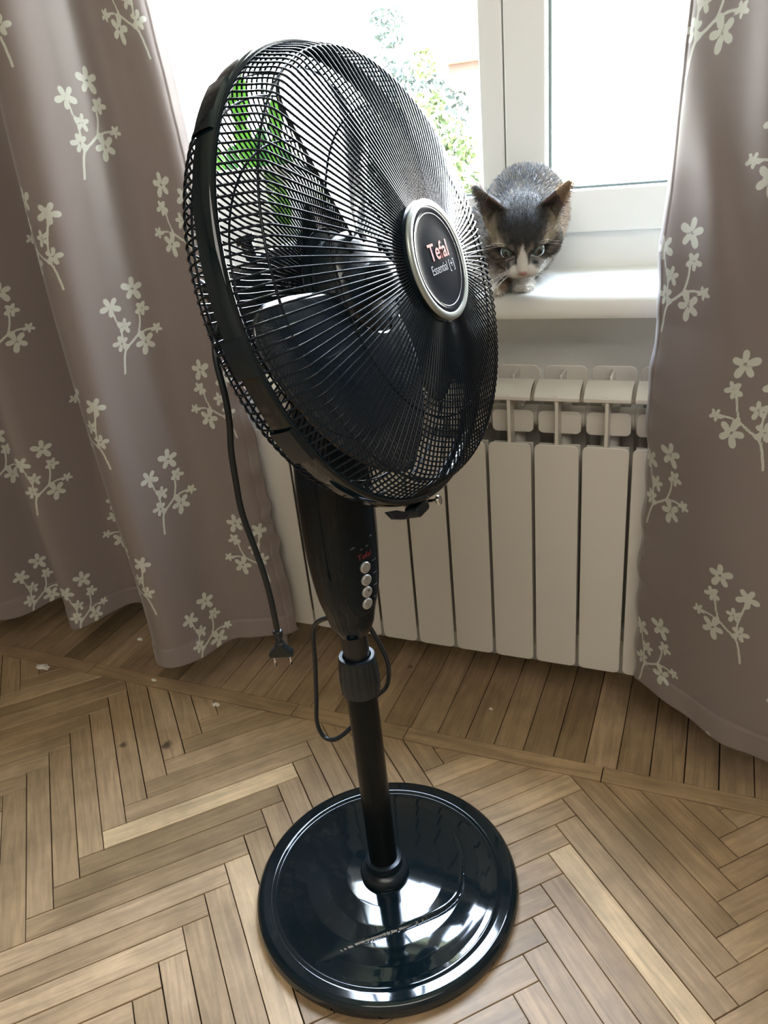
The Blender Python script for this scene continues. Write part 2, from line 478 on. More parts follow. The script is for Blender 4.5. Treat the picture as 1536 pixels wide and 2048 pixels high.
# valve at the left end
b = MB(); b.lathe([(0, 0), (.013, 0), (.013, .03), (.010, .032), (.010, .07), (0, .07)], (RX0 + .002, rf + .058, .595), (-1, 0, 0), 24)
b.lathe([(0, -.02), (.012, -.02), (.012, .025), (0, .025)], (RX0 - .05, rf + .058, .595), (0, 0, 1), 20)
v = b.build('valve', M_valve, rad, smooth=True, angle=35); v['label'] = 'white valve at the left end of the radiator'
b = MB(); b.lathe([(0, .025), (.017, .025), (.019, .03), (.019, .052), (.016, .056), (0, .056)], (RX0 - .05, rf + .058, .595), (0, 0, 1), 24)
k = b.build('valve_knob', M_valvered, v, smooth=True, angle=35); k['label'] = 'red valve knob'
b = MB(); b.tube([(RX0 - .05, rf + .058, .58), (RX0 - .05, rf + .06, .3), (RX0 - .05, rf + .06, .0)], .011, 12)
b.build('pipe', M_valve, rad, smooth=True)
# brackets back to the wall
for i in (2, 9):
    b = MB(); b.box(RX0 + i * P80 - .01, RX0 + i * P80 + .01, rf + .06, WY - .0005, .60, .612); b.build('bracket', M_radgrey, rad)

# ------------------------------------------------------------------ curtains
def sd_flower(X, Z, cx, cz, r, rot, petals=5, fat=.25):
    d = np.full(X.shape, 9.)
    for k in range(petals):
        a = rot + k * 2 * PI / petals
        ux, uz = math.cos(a), math.sin(a)
        px = (X - cx) * ux + (Z - cz) * uz; pz = -(X - cx) * uz + (Z - cz) * ux
        L = r * (1.0 if k % 2 else .88)
        c = L * .56; ax = L * .46; az = L * fat * (1 + .25 * np.clip((px - c) / ax, -1, 1))
        q = np.sqrt(((px - c) / ax) ** 2 + (pz / az) ** 2)
        d = np.minimum(d, (q - 1) * L * fat)
    return d


def sd_line(X, Z, pts, w):
    P = spline(pts, 5); d = np.full(X.shape, 9.)
    for p, q in zip(P[:-1], P[1:]):
        e = q - p; t = np.clip(((X - p[0]) * e[0] + (Z - p[1]) * e[1]) / (e @ e), 0, 1)
        d = np.minimum(d, np.hypot(X - p[0] - t * e[0], Z - p[1] - t * e[1]) - w)
    return d


def sd_sprig(X, Z):
    """sprig centred near 0; metres. traced proportions of the printed branch"""
    k = .00031
    f = lambda x, y: ((x - 450) * k, (580 - y) * k)
    d = sd_line(X, Z, [f(345, 818), f(372, 700), f(430, 655), f(470, 628)], .0020)
    d = np.minimum(d, sd_line(X, Z, [f(470, 628), f(495, 560), f(505, 470), f(520, 480)], .0018))
    d = np.minimum(d, sd_line(X, Z, [f(470, 632), f(520, 615), f(588, 612)], .0017))
    d = np.minimum(d, sd_line(X, Z, [f(375, 695), f(374, 600), f(350, 500), f(342, 450)], .0017))
    for (x, y, r, rot) in ((487, 378, 66, .3), (520, 492, 44, 1.1), (505, 680, 66, -.5), (588, 615, 34, .9), (340, 448, 58, .9), (398, 562, 44, .2), (360, 652, 48, .6)):
        c = f(x, y); d = np.minimum(d, sd_flower(X, Z, c[0], c[1], r * k * 1.06, rot + 1.2))
    return d


def fabric_mat():
    m = bpy.data.materials.new('printed_satin_curtain'); m.use_nodes = True
    n = m.node_tree.nodes; l = m.node_tree.links; n.clear()
    out = n.new('ShaderNodeOutputMaterial')
    at = n.new('ShaderNodeAttribute'); at.attribute_name = 'motif'
    mr = n.new('ShaderNodeMapRange'); mr.inputs['From Min'].default_value = -.0003; mr.inputs['From Max'].default_value = .0003
    mr.inputs['To Min'].default_value = 1; mr.inputs['To Max'].default_value = 0
    l.new(at.outputs['Fac'], mr.inputs['Value'])
    col = n.new('ShaderNodeMixRGB'); col.inputs[1].default_value = (.245, .203, .192, 1); col.inputs[2].default_value = (.60, .60, .53, 1)
    l.new(mr.outputs[0], col.inputs[0])
    pr = n.new('ShaderNodeBsdfPrincipled'); pr.inputs['Roughness'].default_value = .42; pr.inputs['Specular IOR Level'].default_value = .5
    pr.inputs['Sheen Weight'].default_value = .25; pr.inputs['Sheen Roughness'].default_value = .4
    l.new(col.outputs[0], pr.inputs['Base Color'])
    uv = n.new('ShaderNodeUVMap'); uv.uv_map = 'cloth'
    mp = n.new('ShaderNodeMapping'); mp.inputs['Scale'].default_value = (2400, 700, 1); l.new(uv.outputs[0], mp.inputs[0])
    w = n.new('ShaderNodeTexNoise'); w.inputs['Scale'].default_value = 1; l.new(mp.outputs[0], w.inputs[0])
    bp = n.new('ShaderNodeBump'); bp.inputs['Strength'].default_value = .12; bp.inputs['Distance'].default_value = .0004
    l.new(w.outputs['Fac'], bp.inputs['Height']); l.new(bp.outputs[0], pr.inputs['Normal'])
    tl = n.new('ShaderNodeBsdfTranslucent')
    tc = n.new('ShaderNodeMixRGB'); tc.inputs[1].default_value = (.52, .43, .38, 1); tc.inputs[2].default_value = (.7, .7, .62, 1); l.new(mr.outputs[0], tc.inputs[0])
    l.new(tc.outputs[0], tl.inputs['Color'])
    # doubled cloth in the hems lets less light through
    dbl = n.new('ShaderNodeAttribute'); dbl.attribute_name = 'layers'
    fac = n.new('ShaderNodeMapRange'); fac.inputs['From Min'].default_value = 1; fac.inputs['From Max'].default_value = 2
    fac.inputs['To Min'].default_value = .11; fac.inputs['To Max'].default_value = .04
    l.new(dbl.outputs['Fac'], fac.inputs['Value'])
    mx = n.new('ShaderNodeMixShader'); l.new(fac.outputs[0], mx.inputs[0]); l.new(pr.outputs[0], mx.inputs[1]); l.new(tl.outputs[0], mx.inputs[2])
    l.new(mx.outputs[0], out.inputs[0])
    return m


M_fab = fabric_mat()


def sst0(a, b_, x_):
    t = np.clip((x_ - a) / (b_ - a), 0, 1); return t * t * (3 - 2 * t)


def curtain(name, label, plan, edge_tab, edge_side, hem_z, top_z, sA, sdir, zA, ds=.003, dz=.003, hemtilt=None, fold_tab=None):
    """plan: list of (X, Y) at the hem, resampled by arc length. edge_tab: (z, dX) shift near the inner edge."""
    C = spline(plan, 40)
    seg = np.r_[0, np.cumsum(np.linalg.norm(np.diff(C, axis=0), axis=1))]
    ns = int(seg[-1] / ds); s = np.linspace(0, seg[-1], ns)
    X = np.interp(s, seg, C[:, 0]); Y = np.interp(s, seg, C[:, 1])
    zmaxd = 1.45
    z = np.r_[np.linspace(0, 1, int((zmaxd - hem_z) / dz)) * (zmaxd - hem_z) + hem_z, np.linspace(zmaxd + .02, top_z, 30)]
    SS, ZZ = np.meshgrid(s, z, indexing='ij')
    de = (s - s[0]) if edge_side < 0 else (s[-1] - s)           # distance from the inner edge
    XX = np.repeat(X[:, None], len(z), 1); YY = np.repeat(Y[:, None], len(z), 1)
    # gentle broad undulation so folds are not perfect cylinders
    XX += .006 * np.sin(ZZ * 5 + SS * 9); YY += .010 * np.sin(ZZ * 3.1 + SS * 14 + 1) * np.clip((ZZ - hem_z) * 3, 0, 1)
    wt = np.exp(-(de / .17) ** 2)[:, None]
    tz, tdx = np.array([t[0] for t in edge_tab]), np.array([t[1] for t in edge_tab])
    XX += wt * np.interp(ZZ, tz, tdx)
    # puckers along the stitched side hem
    wp = (np.exp(-(de / .03) ** 2))[:, None]
    pk_ = np.clip((.95 - ZZ) * 3, 0.1, 1)
    YY += wp * pk_ * (.004 * np.sin(ZZ * 105 + 3 * np.sin(ZZ * 17)) + .003 * np.sin(ZZ * 61))
    XX += wp * pk_ * .002 * np.sin(ZZ * 75 + 2)
    # creases
    if fold_tab:
        for (s0, z0, ws, wz, amp, ang) in fold_tab:
            u_ = (SS - s0) * math.cos(ang) + (ZZ - z0) * math.sin(ang); v_ = -(SS - s0) * math.sin(ang) + (ZZ - z0) * math.cos(ang)
            YY += amp * np.exp(-(u_ / ws) ** 2 - (v_ / wz) ** 2)
    YY -= .0016 * (1 - sst0(.022, .026, de))[:, None] + .0016 * (1 - sst0(hem_z + .043, hem_z + .048, ZZ)) - .0012 * np.exp(-((de - .024) / .002) ** 2)[:, None] - .0012 * np.exp(-((ZZ - hem_z - .046) / .0025) ** 2)
    ph = np.exp(-((ZZ - hem_z) / .05) ** 2)
    YY += ph * .004 * np.sin(SS * 55); ZH = ZZ + (.005 * np.sin(SS * 23) * ph)
    if hemtilt is not None:
        ht = np.interp(s, seg, np.interp(seg, np.linspace(0, seg[-1], len(hemtilt)), hemtilt))
        ZH = ZH + ht[:, None] * np.clip(1 - (ZZ - hem_z) / .5, 0, 1)
    # printed sprigs
    D = np.full(SS.shape, 9.)
    per_s, per_z = .262, .313
    for i in range(-8, 9):
        for mirror in (0, 1):
            cs = sA + i * per_s + mirror * per_s / 2
            if cs < s[0] - .1 or cs > s[-1] + .1: continue
            for kk in range(-1, 6):
                cz = zA + kk * per_z + mirror * per_z / 2
                m_ = (abs(SS - cs) < .085) & (abs(ZZ - cz) < .11)
                if not m_.any(): continue
                xs_ = (SS[m_] - cs) * sdir * (-1 if mirror else 1)
                D[m_] = np.minimum(D[m_], sd_sprig(xs_, ZZ[m_] - cz))
    lay = 1 + ((de[:, None] < .024) | (ZZ < hem_z + .045)).astype(float)
    lay = np.clip(lay, 1, 2)
    G = np.stack([XX, YY, ZH], -1)
    a_, b_ = SS.shape
    idx = np.arange(a_ * b_).reshape(a_, b_)
    F = np.stack([idx[:-1, :-1], idx[1:, :-1], idx[1:, 1:], idx[:-1, 1:]], -1).reshape(-1, 4)
    org = np.array([XX.mean(), YY.mean(), hem_z])
    me = bpy.data.meshes.new(name); me.from_pydata((G.reshape(-1, 3) - org).tolist(), [], F.tolist())
    me.attributes.new('motif', 'FLOAT', 'POINT').data.foreach_set('value', D.ravel())
    me.attributes.new('layers', 'FLOAT', 'POINT').data.foreach_set('value', lay.ravel())
    uvl = me.uv_layers.new(name='cloth')
    vi = np.zeros(len(me.loops), int); me.loops.foreach_get('vertex_index', vi)
    uvl.data.foreach_set('uv', np.stack([SS.ravel(), ZZ.ravel()], -1)[vi].ravel())
    me.polygons.foreach_set('use_smooth', [True] * len(me.polygons))
    me.materials.append(M_fab); me.update()
    o = bpy.data.objects.new(name, me); COL.objects.link(o); o.location = org
    sm = o.modifiers.new('solid', 'SOLIDIFY'); sm.thickness = .0009
    return tag(o, label, 'curtain', 'curtains at the window')


planL = [(-2.10, 1.10), (-1.95, 1.04), (-1.82, 1.15), (-1.70, 1.06), (-1.60, 1.035), (-1.49, 1.032), (-1.425, 1.135), (-1.37, 1.15), (-1.303, 1.065), (-1.265, 1.06),
         (-1.20, 1.165), (-1.12, 1.150), (-1.050, 1.045), (-1.018, 1.000), (-.985, .982), (-.957, .992), (-.934, 1.035), (-.912, 1.085), (-.885, 1.112), (-.850, 1.122), (-.81, 1.132), (-.782, 1.148), (-.766, 1.180)]
curtL = curtain('curtain', 'taupe curtain printed with pale flower sprigs, hanging left of the fan', planL,
                [(.12, 0), (.44, -.028), (.58, -.036), (.69, -.046), (1.06, -.050), (1.17, -.053), (1.27, -.058), (2.4, -.05)], 1, .122, 2.42,
                sA=2.118, sdir=1, zA=.172,
                fold_tab=[(2.12, .62, .02, .04, .006, .5), (2.2, .45, .03, .1, .004, .3)])
planR = [(-.087, 1.188), (-.078, 1.165), (-.045, 1.135), (.02, 1.082), (.08, 1.045), (.14, 1.018), (.21, 1.01), (.29, 1.06), (.36, 1.14), (.45, 1.10), (.54, 1.03), (.63, 1.06), (.70, 1.12)]
curtR = curtain('curtain', 'taupe curtain printed with pale flower sprigs, hanging right of the cat', planR,
                [(.15, .0), (.35, -.006), (.54, .002), (.66, .0), (.78, .012), (.876, .010), (.953, .017), (1.166, .022), (2.4, .03)], -1, .135, 2.42,
                sA=.060, sdir=1, zA=.215,
                fold_tab=[(.10, .93, .03, .12, -.012, .35), (.17, 1.05, .035, .2, -.014, .15), (.05, .45, .03, .08, .006, -.4)])

# ------------------------------------------------------------------ pedestal fan
FB = np.array([-.398, .730, 0.0])
fan = empty('pedestal_fan', tuple(FB), 'tall glossy black pedestal fan standing on the parquet, head tilted back', 'fan')
# base disc with raised curved crease
rad_n, ang_n = 170, 400
profile = [(.000, .0385), (.034, .0382), (.06, .0372), (.09, .0350), (.12, .0313), (.145, .0268), (.163, .0222), (.1695, .0212), (.172, .0210), (.1738, .0222), (.176, .0236), (.179, .0240), (.1915, .0238), (.1965, .0222), (.2005, .0180), (.2025, .0120), (.2022, .0050), (.2005, .0015), (.197, .0)]
pr_ = np.array(profile); seg = np.r_[0, np.cumsum(np.hypot(*np.diff(pr_, axis=0).T))]
tt = np.linspace(0, seg[-1], rad_n); pr_r = np.interp(tt, seg, pr_[:, 0]); pr_z = np.interp(tt, seg, pr_[:, 1])
crease = spline([(-.322, .838), (-.298, .805), (-.284, .760), (-.281, .730), (-.292, .703), (-.311, .680), (-.337, .655), (-.364, .634), (-.391, .613), (-.417, .592), (-.441, .572)], 8)
th = np.linspace(0, 2 * PI, ang_n, endpoint=False)
G = np.zeros((rad_n, ang_n, 3))
for i in range(rad_n):
    x_ = FB[0] + pr_r[i] * np.cos(th); y_ = FB[1] + pr_r[i] * np.sin(th)
    d = np.full(ang_n, 9.); par = np.zeros(ang_n); side = np.zeros(ang_n)
    for q, (p0, p1) in enumerate(zip(crease[:-1], crease[1:])):
        e = p1 - p0; t = np.clip(((x_ - p0[0]) * e[0] + (y_ - p0[1]) * e[1]) / (e @ e), 0, 1)
        dd = np.hypot(x_ - p0[0] - t * e[0], y_ - p0[1] - t * e[1])
        sg = np.sign(e[0] * (y_ - p0[1]) - e[1] * (x_ - p0[0]))
        m_ = dd < d; d[m_] = dd[m_]; par[m_] = (q + t[m_]) / (len(crease) - 1); side[m_] = sg[m_]
    sdist = d * side       # positive: outside (away from the pole) or inside
    amp = .0036 * np.sin(np.clip(par, 0, 1) * PI) ** .6 * (pr_r[i] < .171)
    step = amp * np.where(sdist > 0, -np.exp(-(abs(sdist) / .026) ** 1.3), 0.0) * np.clip((.172 - pr_r[i]) / .02, 0, 1)
    groove = -amp * .25 * np.exp(-(d / .0025) ** 2)
    G[i, :, 0] = x_; G[i, :, 1] = y_; G[i, :, 2] = pr_z[i] + groove + step * .8
b = MB()
idx = np.arange(rad_n * ang_n).reshape(rad_n, ang_n)
fs = []
for i in range(rad_n - 1):
    for j in range(ang_n): fs.append((idx[i, j], idx[i, (j + 1) % ang_n], idx[i + 1, (j + 1) % ang_n], idx[i + 1, j]))
b.add(G.reshape(-1, 3), fs)
base = b.build('base', M_black, fan, smooth=True)
# pole pieces on a very slightly leaning axis
T0 = np.array([-.398, .730, .03]); T1 = np.array([-.4058, .7462, .50]); ax = (T1 - T0) / np.linalg.norm(T1 - T0)
def onax(z): return T0 + ax * ((z - .03) / ax[2])
b = MB(); b.lathe([(.037, -.002), (.0375, .004), (.035, .010), (.031, .0135), (.0285, .015), (.0275, .028), (.0225, .030), (.0215, .030)], onax(.040), ax, 48)
b.build('pole_socket', M_satin, fan, smooth=True, angle=40)
b = MB(); b.lathe([(0, 0), (.0212, 0), (.0212, .345), (0, .345)], onax(.045), ax, 48)
b.build('lower_pole', mat('pole_black', (.005, .007, .008), .22, spec=.15), fan, smooth=True, angle=40)
b = MB()
seg_ = 96; V = []
prof = [(.0215, .0), (.0262, .0005), (.0268, .012), (.0262, .030), (.0245, .050), (.0250, .055), (.0240, .058), (.0195, .058)]
b.lathe(prof, onax(.378), ax, 64)
for k_ in range(16):
    a_ = k_ * 2 * PI / 16
    pts = [onax(z_) + np.array([math.cos(a_), math.sin(a_), 0]) * r_ for z_, r_ in ((.381, .0258), (.40, .0263), (.42, .0250), (.43, .0240))]
    b.tube(pts, .0014, 6)
b.build('height_collar', M_satin, fan, smooth=True, angle=40)
b = MB(); b.lathe([(0, 0), (.0178, 0), (.0178, .09), (0, .09)], onax(.41), ax, 40); b.build('inner_pole', mat('sleeve_black', (.007, .010, .012), .25), fan, smooth=True, angle=40)

# head geometry shared data
HP = np.array([-0.32155349, 0.74032876, 0.92114161]); az, el = -0.09091931, 0.26405968
hn = np.array([math.cos(el) * math.cos(az), math.cos(el) * math.sin(az), math.sin(el)])
hu = np.array([0, 0, 1.]) - hn * hn[2]; hu /= np.linalg.norm(hu); hs = np.cross(hu, hn)
def hp(r, a, d): a = math.radians(a); return HP + hn * d + r * (hu * math.cos(a) + hs * math.sin(a))

# control body: tall tapering shield, long axis along the pole, panel facing the same way as the head
pn = np.array([math.cos(math.radians(-25)), math.sin(math.radians(-25)), 0.0]); ps = np.array([-pn[1], pn[0], 0.0])
def bodysec(z):
    # half width (ps), half depth (pn)
    zs = [.474, .480, .490, .505, .53, .56, .60, .65, .70, .76, .80, .82]
    hw = [.0215, .0245, .0285, .0320, .0385, .0430, .0460, .0470, .0455, .040, .034, .030]
    hd = [.0205, .0230, .0260, .0280, .0325, .0355, .0375, .0385, .0380, .036, .033, .030]
    return np.interp(z, zs, hw), np.interp(z, zs, hd)
b = MB(); rows = []
zz_ = np.r_[np.linspace(.474, .56, 24), np.linspace(.565, .82, 40)]
NB = 72
cz_ = spline([(z, *bodysec(z)) for z in (.474, .480, .490, .505, .53, .56, .60, .65, .70, .76, .80, .82)], 8)
for z in zz_:
    w_, d_ = np.interp(z, cz_[:, 0], cz_[:, 1]), np.interp(z, cz_[:, 0], cz_[:, 2])
    c = onax(z); ring = []
    for k_ in range(NB):
        a_ = 2 * PI * k_ / NB; ca, sa = math.cos(a_), math.sin(a_)
        e_ = .78
        ring.append(c + pn * (d_ * math.copysign(abs(ca) ** e_, ca)) + ps * (w_ * math.copysign(abs(sa) ** e_, sa)))
    rows.append(ring)
G = np.array(rows)
fs = [(i * NB + j, i * NB + (j + 1) % NB, (i + 1) * NB + (j + 1) % NB, (i + 1) * NB + j) for i in range(len(zz_) - 1) for j in range(NB)]
fs += [tuple(range(NB)), tuple((len(zz_) - 1) * NB + j for j in range(NB))]
b.add(G.reshape(-1, 3), fs)
body = b.build('control_housing', M_house_black, fan, smooth=True, angle=60)
# control panel: raised plate following the front, bounded by a U shaped seam
def front_pt(x, z, off=0.0):
    """point on the housing front; x across (ps)"""
    w_, d_ = np.interp(z, cz_[:, 0], cz_[:, 1]), np.interp(z, cz_[:, 0], cz_[:, 2])
    sa = min(abs(x) / w_, .999) ** (1 / .78); ca = math.sqrt(max(1 - sa * sa, 0))
    return onax(z) + pn * (d_ * ca ** .78 + off) + ps * x
pan_z = np.linspace(.512, .80, 60)
def panw(z): return .0275 * math.sqrt(max(0, 1 - (max(0, .56 - z) / .050) ** 2)) if z < .56 else .0275 + .0 * (z - .56)
b = MB(); G = []
for z in pan_z:
    w_ = panw(z)
    G.append([front_pt(w_ * t, z, .0007) for t in np.linspace(-1, 1, 24)])
b.grid(np.array(G)); panel = b.build('control_panel', M_panel, body, smooth=True)
b = MB()
edge = [front_pt(-panw(z), z, .0006) for z in pan_z[::-1]] + [front_pt(panw(z), z, .0006) for z in pan_z]
b.tube(edge, .0010, 6); b.build('panel_seam', mat('seam_black', (.002, .003, .004), .5), panel, smooth=True)


def text_mesh(name, txt, size, origin, xdir, ydir, ndir, m, parent, extrude=.0002, sx=1.0, bold=0.0, align='CENTER', curve=None):
    cu = bpy.data.curves.new(name, 'FONT'); cu.body = txt; cu.size = size; cu.extrude = 0; cu.align_x = align; cu.offset = bold
    t = bpy.data.objects.new('tmp', cu); COL.objects.link(t)
    dg = bpy.context.evaluated_depsgraph_get(); dg.update()
    me = bpy.data.meshes.new_from_object(t.evaluated_get(dg))
    bpy.data.objects.remove(t)
    me.name = name
    o_ = np.array(origin); X = np.array(xdir); Y = np.array(ydir); N = np.array(ndir); R0 = np.array(root_loc(parent))
    for v_ in me.vertices:
        if curve: p = curve(v_.co.x * sx, v_.co.y)
        else: p = o_ + X * (v_.co.x * sx) + Y * v_.co.y + N * .0006
        v_.co = Vector(p - R0)
    me.materials.clear(); me.materials.append(m)
    ob = bpy.data.objects.new(name, me); COL.objects.link(ob); ob.parent = parent
    return ob


# four round buttons down the panel
bz = [.5805, .5625, .5450, .5275]
bx = .0022
for i, z in enumerate(bz):
    c = front_pt(bx, z, .0006)
    nrm = pn
    b = MB(); b.lathe([(.0075, 0), (.0075, .0022), (.0068, .0030), (0, .0033)], c, nrm, 32)
    bt = b.build('button', M_button, panel, smooth=True, angle=40)
    b = MB()
    cc = c + nrm * .0034
    def ring(r0, r1, cx=0, cz=0, n_=28):
        vs = []
        for k_ in range(n_):
            a_ = 2 * PI * k_ / n_
            for r_ in (r0, r1): vs.append(cc + ps * (cx + r_ * math.cos(a_)) + np.array([0, 0, 1]) * (cz + r_ * math.sin(a_)) + nrm * .0001)
        b.add(vs, [(2 * k_, 2 * k_ + 1, (2 * k_ + 3) % (2 * n_), (2 * k_ + 2) % (2 * n_)) for k_ in range(n_)])
    ring(.0042, .0047)
    if i == 0: b.tube([cc + np.array([0, 0, -.002]), cc + np.array([0, 0, .002])], .0003, 5)
    elif i == 1: ring(.0018, .0022); b.tube([cc, cc + np.array([0, 0, .0025])], .0003, 5)
    elif i == 2: ring(.0, .0016, .0015, .0022); ring(.0015, .0019, -.001, -.001)
    else:
        for q in range(3): ring(.0006, .0011, .0017 * math.cos(q * 2.1 + .5), .0017 * math.sin(q * 2.1 + .5), 12)
    b.build('button_icon', M_ink, panel)
    def cv(x, y, z=z): return front_pt(.0155 + x, z + .002 + y, .0010)
    text_mesh('button_lettering', ('Power', 'Timer', 'Swing', 'Speed')[i], .0030, (0, 0, 0), ps, (0, 0, 1), pn, M_grey, panel, sx=1.0, align='LEFT', curve=cv)
text_mesh('panel_lettering', 'Tefal', .0115, (0, 0, 0), ps, (0, 0, 1), pn, M_redp, panel, curve=lambda x, y: front_pt(.0035 + x, .5925 + y, .0010), bold=.0002)
for tx, x0, z0 in (('0.5H', -.0135, .612), ('1H', -.001, .6055), ('2H', .0085, .6065), ('4H', .0165, .617)):
    text_mesh('timer_lettering', tx, .0033, (0, 0, 0), ps, (0, 0, 1), pn, M_grey, panel, curve=lambda x, y, x0=x0, z0=z0: front_pt(x0 + x, z0 + y, .0010))

# neck and motor housing behind the cage
b = MB()
mo = [(0, -.215), (.02, -.214), (.042, -.205), (.056, -.185), (.063, -.155), (.066, -.12), (.067, -.09), (.064, -.07), (.058, -.060), (0, -.058)]
b.lathe([(r_, d_) for r_, d_ in mo], HP, hn, 64)
b.build('motor_housing', M_house_black, fan, smooth=True, angle=50)
b = MB()
neck = [onax(.80), onax(.83) + hn * -.005, HP - hn * .13 - hu * .045]
b.tube(spline(neck, 8), .03, 24); b.build('neck', M_satin, fan, smooth=True)
b = MB()
c_ = HP - hn * .14 + hu * .062
b.tube([c_, c_ + hu * .018], .007, 20); b.tube([c_ + hu * .018, c_ + hu * .026], .011, 20)
b.build('oscillation_knob', M_satin, fan, smooth=True, angle=40)

# grilles
NW = 150
front_prof = [(.0585, .0665), (.0625, .0665), (.085, .0640), (.118, .0590), (.149, .0525), (.180, .0440), (.198, .0385), (.2055, .0350), (.2100, .0300), (.2135, .0240), (.2185, .0120), (.2240, .0000)]
fp = spline(front_prof, 4)
WR = .00105
b = MB()
for k_ in range(NW):
    a_ = 360.0 * k_ / NW
    b.tube([hp(r_, a_, d_) for r_, d_ in fp], WR, 6, caps=False)
def cring(bb, r_, d_, w_=.0011, n_=160, sides=6): bb.tube([hp(r_, 360 * q / n_, d_) for q in range(n_)], w_, sides, closed=True)
cring(b, .0625, .0650); cring(b, .149, .0508); cring(b, .2084, .0312, .0013); cring(b, .2232, -.0008, .0015)
b.build('front_grille', M_wire, fan, smooth=True)
rear_prof = [(.2252, -.0160), (.2235, -.0260), (.2200, -.0370), (.2145, -.0455), (.2080, -.0510), (.1980, -.0555), (.1750, -.0560), (.1560, -.0545), (.1400, -.0530), (.1310, -.0500), (.1220, -.0445), (.1120, -.0420), (.0900, -.0430), (.0630, -.0440)]
rp = spline(rear_prof, 3)
b = MB()
for k_ in range(NW):
    a_ = 360.0 * (k_ + .5) / NW
    b.tube([hp(r_, a_, d_) for r_, d_ in rp], WR, 6, caps=False)
cring(b, .1984, -.0535, .0013); cring(b, .1555, -.0528, .0012); cring(b, .2145, -.0440, .0010); cring(b, .2250, -.0165, .0015); cring(b, .0660, -.0435, .0012)
b.build('rear_grille', M_wire, fan, smooth=True)
b = MB(); b.lathe([(.030, -.058), (.068, -.052), (.068, -.0455), (.062, -.0420), (.030, -.0420)], HP, hn, 64)
b.build('grille_plate', M_satin, fan, smooth=True, angle=40)
# plastic band that joins the two grilles
b = MB()
b.lathe([(.2238, .0022), (.2262, .0030), (.2290, .0022), (.2305, .0000), (.2312, -.009), (.2305, -.0175), (.2285, -.0195), (.2250, -.0195), (.2242, -.0180), (.2280, -.0165), (.2285, -.009), (.2275, -.0010), (.2240, .0000)], HP, hn, 180, closed_prof=True)
band = b.build('grille_band', M_black, fan, smooth=True, angle=40)
def clip(a0, a1, name, r0=.2300, r1=.2350, d0=-.022, d1=.003, m_=M_satin):
    b = MB(); b.lathe([(r0, d0), (r1, d0 + .002), (r1 + .0008, (d0 + d1) / 2), (r1, d1 - .002), (r0, d1)], HP, hn, 14, math.radians(a0), math.radians(a1), closed_prof=True)
    return b.build(name, m_, band, smooth=True, angle=40)
clip(312, 326, 'clip', r1=.2328, d0=-.021, d1=.002, m_=M_black); clip(44, 52, 'clip', r1=.2335); clip(240, 249, 'clip', r1=.2335); clip(262, 270, 'clip', r1=.2335)
# lathe angle grows towards hs like hp()
c_ = hp(.2315, 194, -.008)
b = MB(); b.prism(rrect(.012, .026, .004), tuple(hn * .016), origin=c_ - hu * .006 - hn * .008, u=tuple(hu), v=tuple(hs)); b.build('screw_lug', M_satin, band, bevel=.001)
b = MB(); d1_ = -hs * .0
p0 = hp(.2345, 189, -.004); b.tube([p0, p0 + hn * .012], .0022, 10)
scr_c = p0 + hn * .012
b.lathe([(0, 0), (.0052, .0), (.0058, .0012), (.005, .003), (.002, .004), (0, .004)], scr_c, hn, 20)
sc = b.build('screw', M_chrome, band, smooth=True, angle=40); sc['label'] = 'chrome clamp screw'
b = MB(); q0 = hp(.236, 208, -.012)
b.prism([(0, 0), (.016, -.002), (.030, -.007), (.034, -.013), (.026, -.015), (.008, -.010)], tuple(hn * .006), origin=q0, u=tuple(hp(.23, 189, 0) - hp(.23, 200, 0)) if False else tuple((hp(.234, 188, 0) - hp(.234, 198, 0)) / np.linalg.norm(hp(.234, 188, 0) - hp(.234, 198, 0))), v=tuple(hu))
b.build('latch', M_satin, band, bevel=.001)

# front badge
b = MB(); b.lathe([(.0555, .055), (.0570, .060), (.0560, .070), (.0500, .071)], HP, hn, 96)
cup = b.build('badge', M_satin, fan, smooth=True, angle=30)
b = MB(); b.lathe([(.0560, .0700), (.0578, .0712), (.0578, .0732), (.0568, .0742), (.0540, .0748), (.0508, .0742), (.0503, .0728)], HP, hn, 128)
b.build('badge_ring', M_silver, cup, smooth=True, angle=45)
b = MB(); b.lathe([(.0508, .0735), (.0490, .0741), (.0460, .0735), (.0440, .0731), (.03, .0734), (0, .0737)], HP, hn, 128)
b.build('badge_face', M_badge, cup, smooth=True, angle=50)
b = MB(); b.tube([hp(.0442, 360 * q / 120, .0732) for q in range(120)], .00042, 6, closed=True)
b.build('badge_trim', M_line, cup, smooth=True)
text_mesh('badge_lettering', 'Tefal', .0225, hp(0, 0, .0737) + hu * .0010 + hs * .0015, hs, hu, hn, M_red, cup, sx=1.0, bold=.0003)
text_mesh('badge_lettering', 'Essential [+]', .0125, hp(0, 0, .0737) - hu * .0115 + hs * .0015, hs, hu, hn, M_grey, cup, sx=.86)

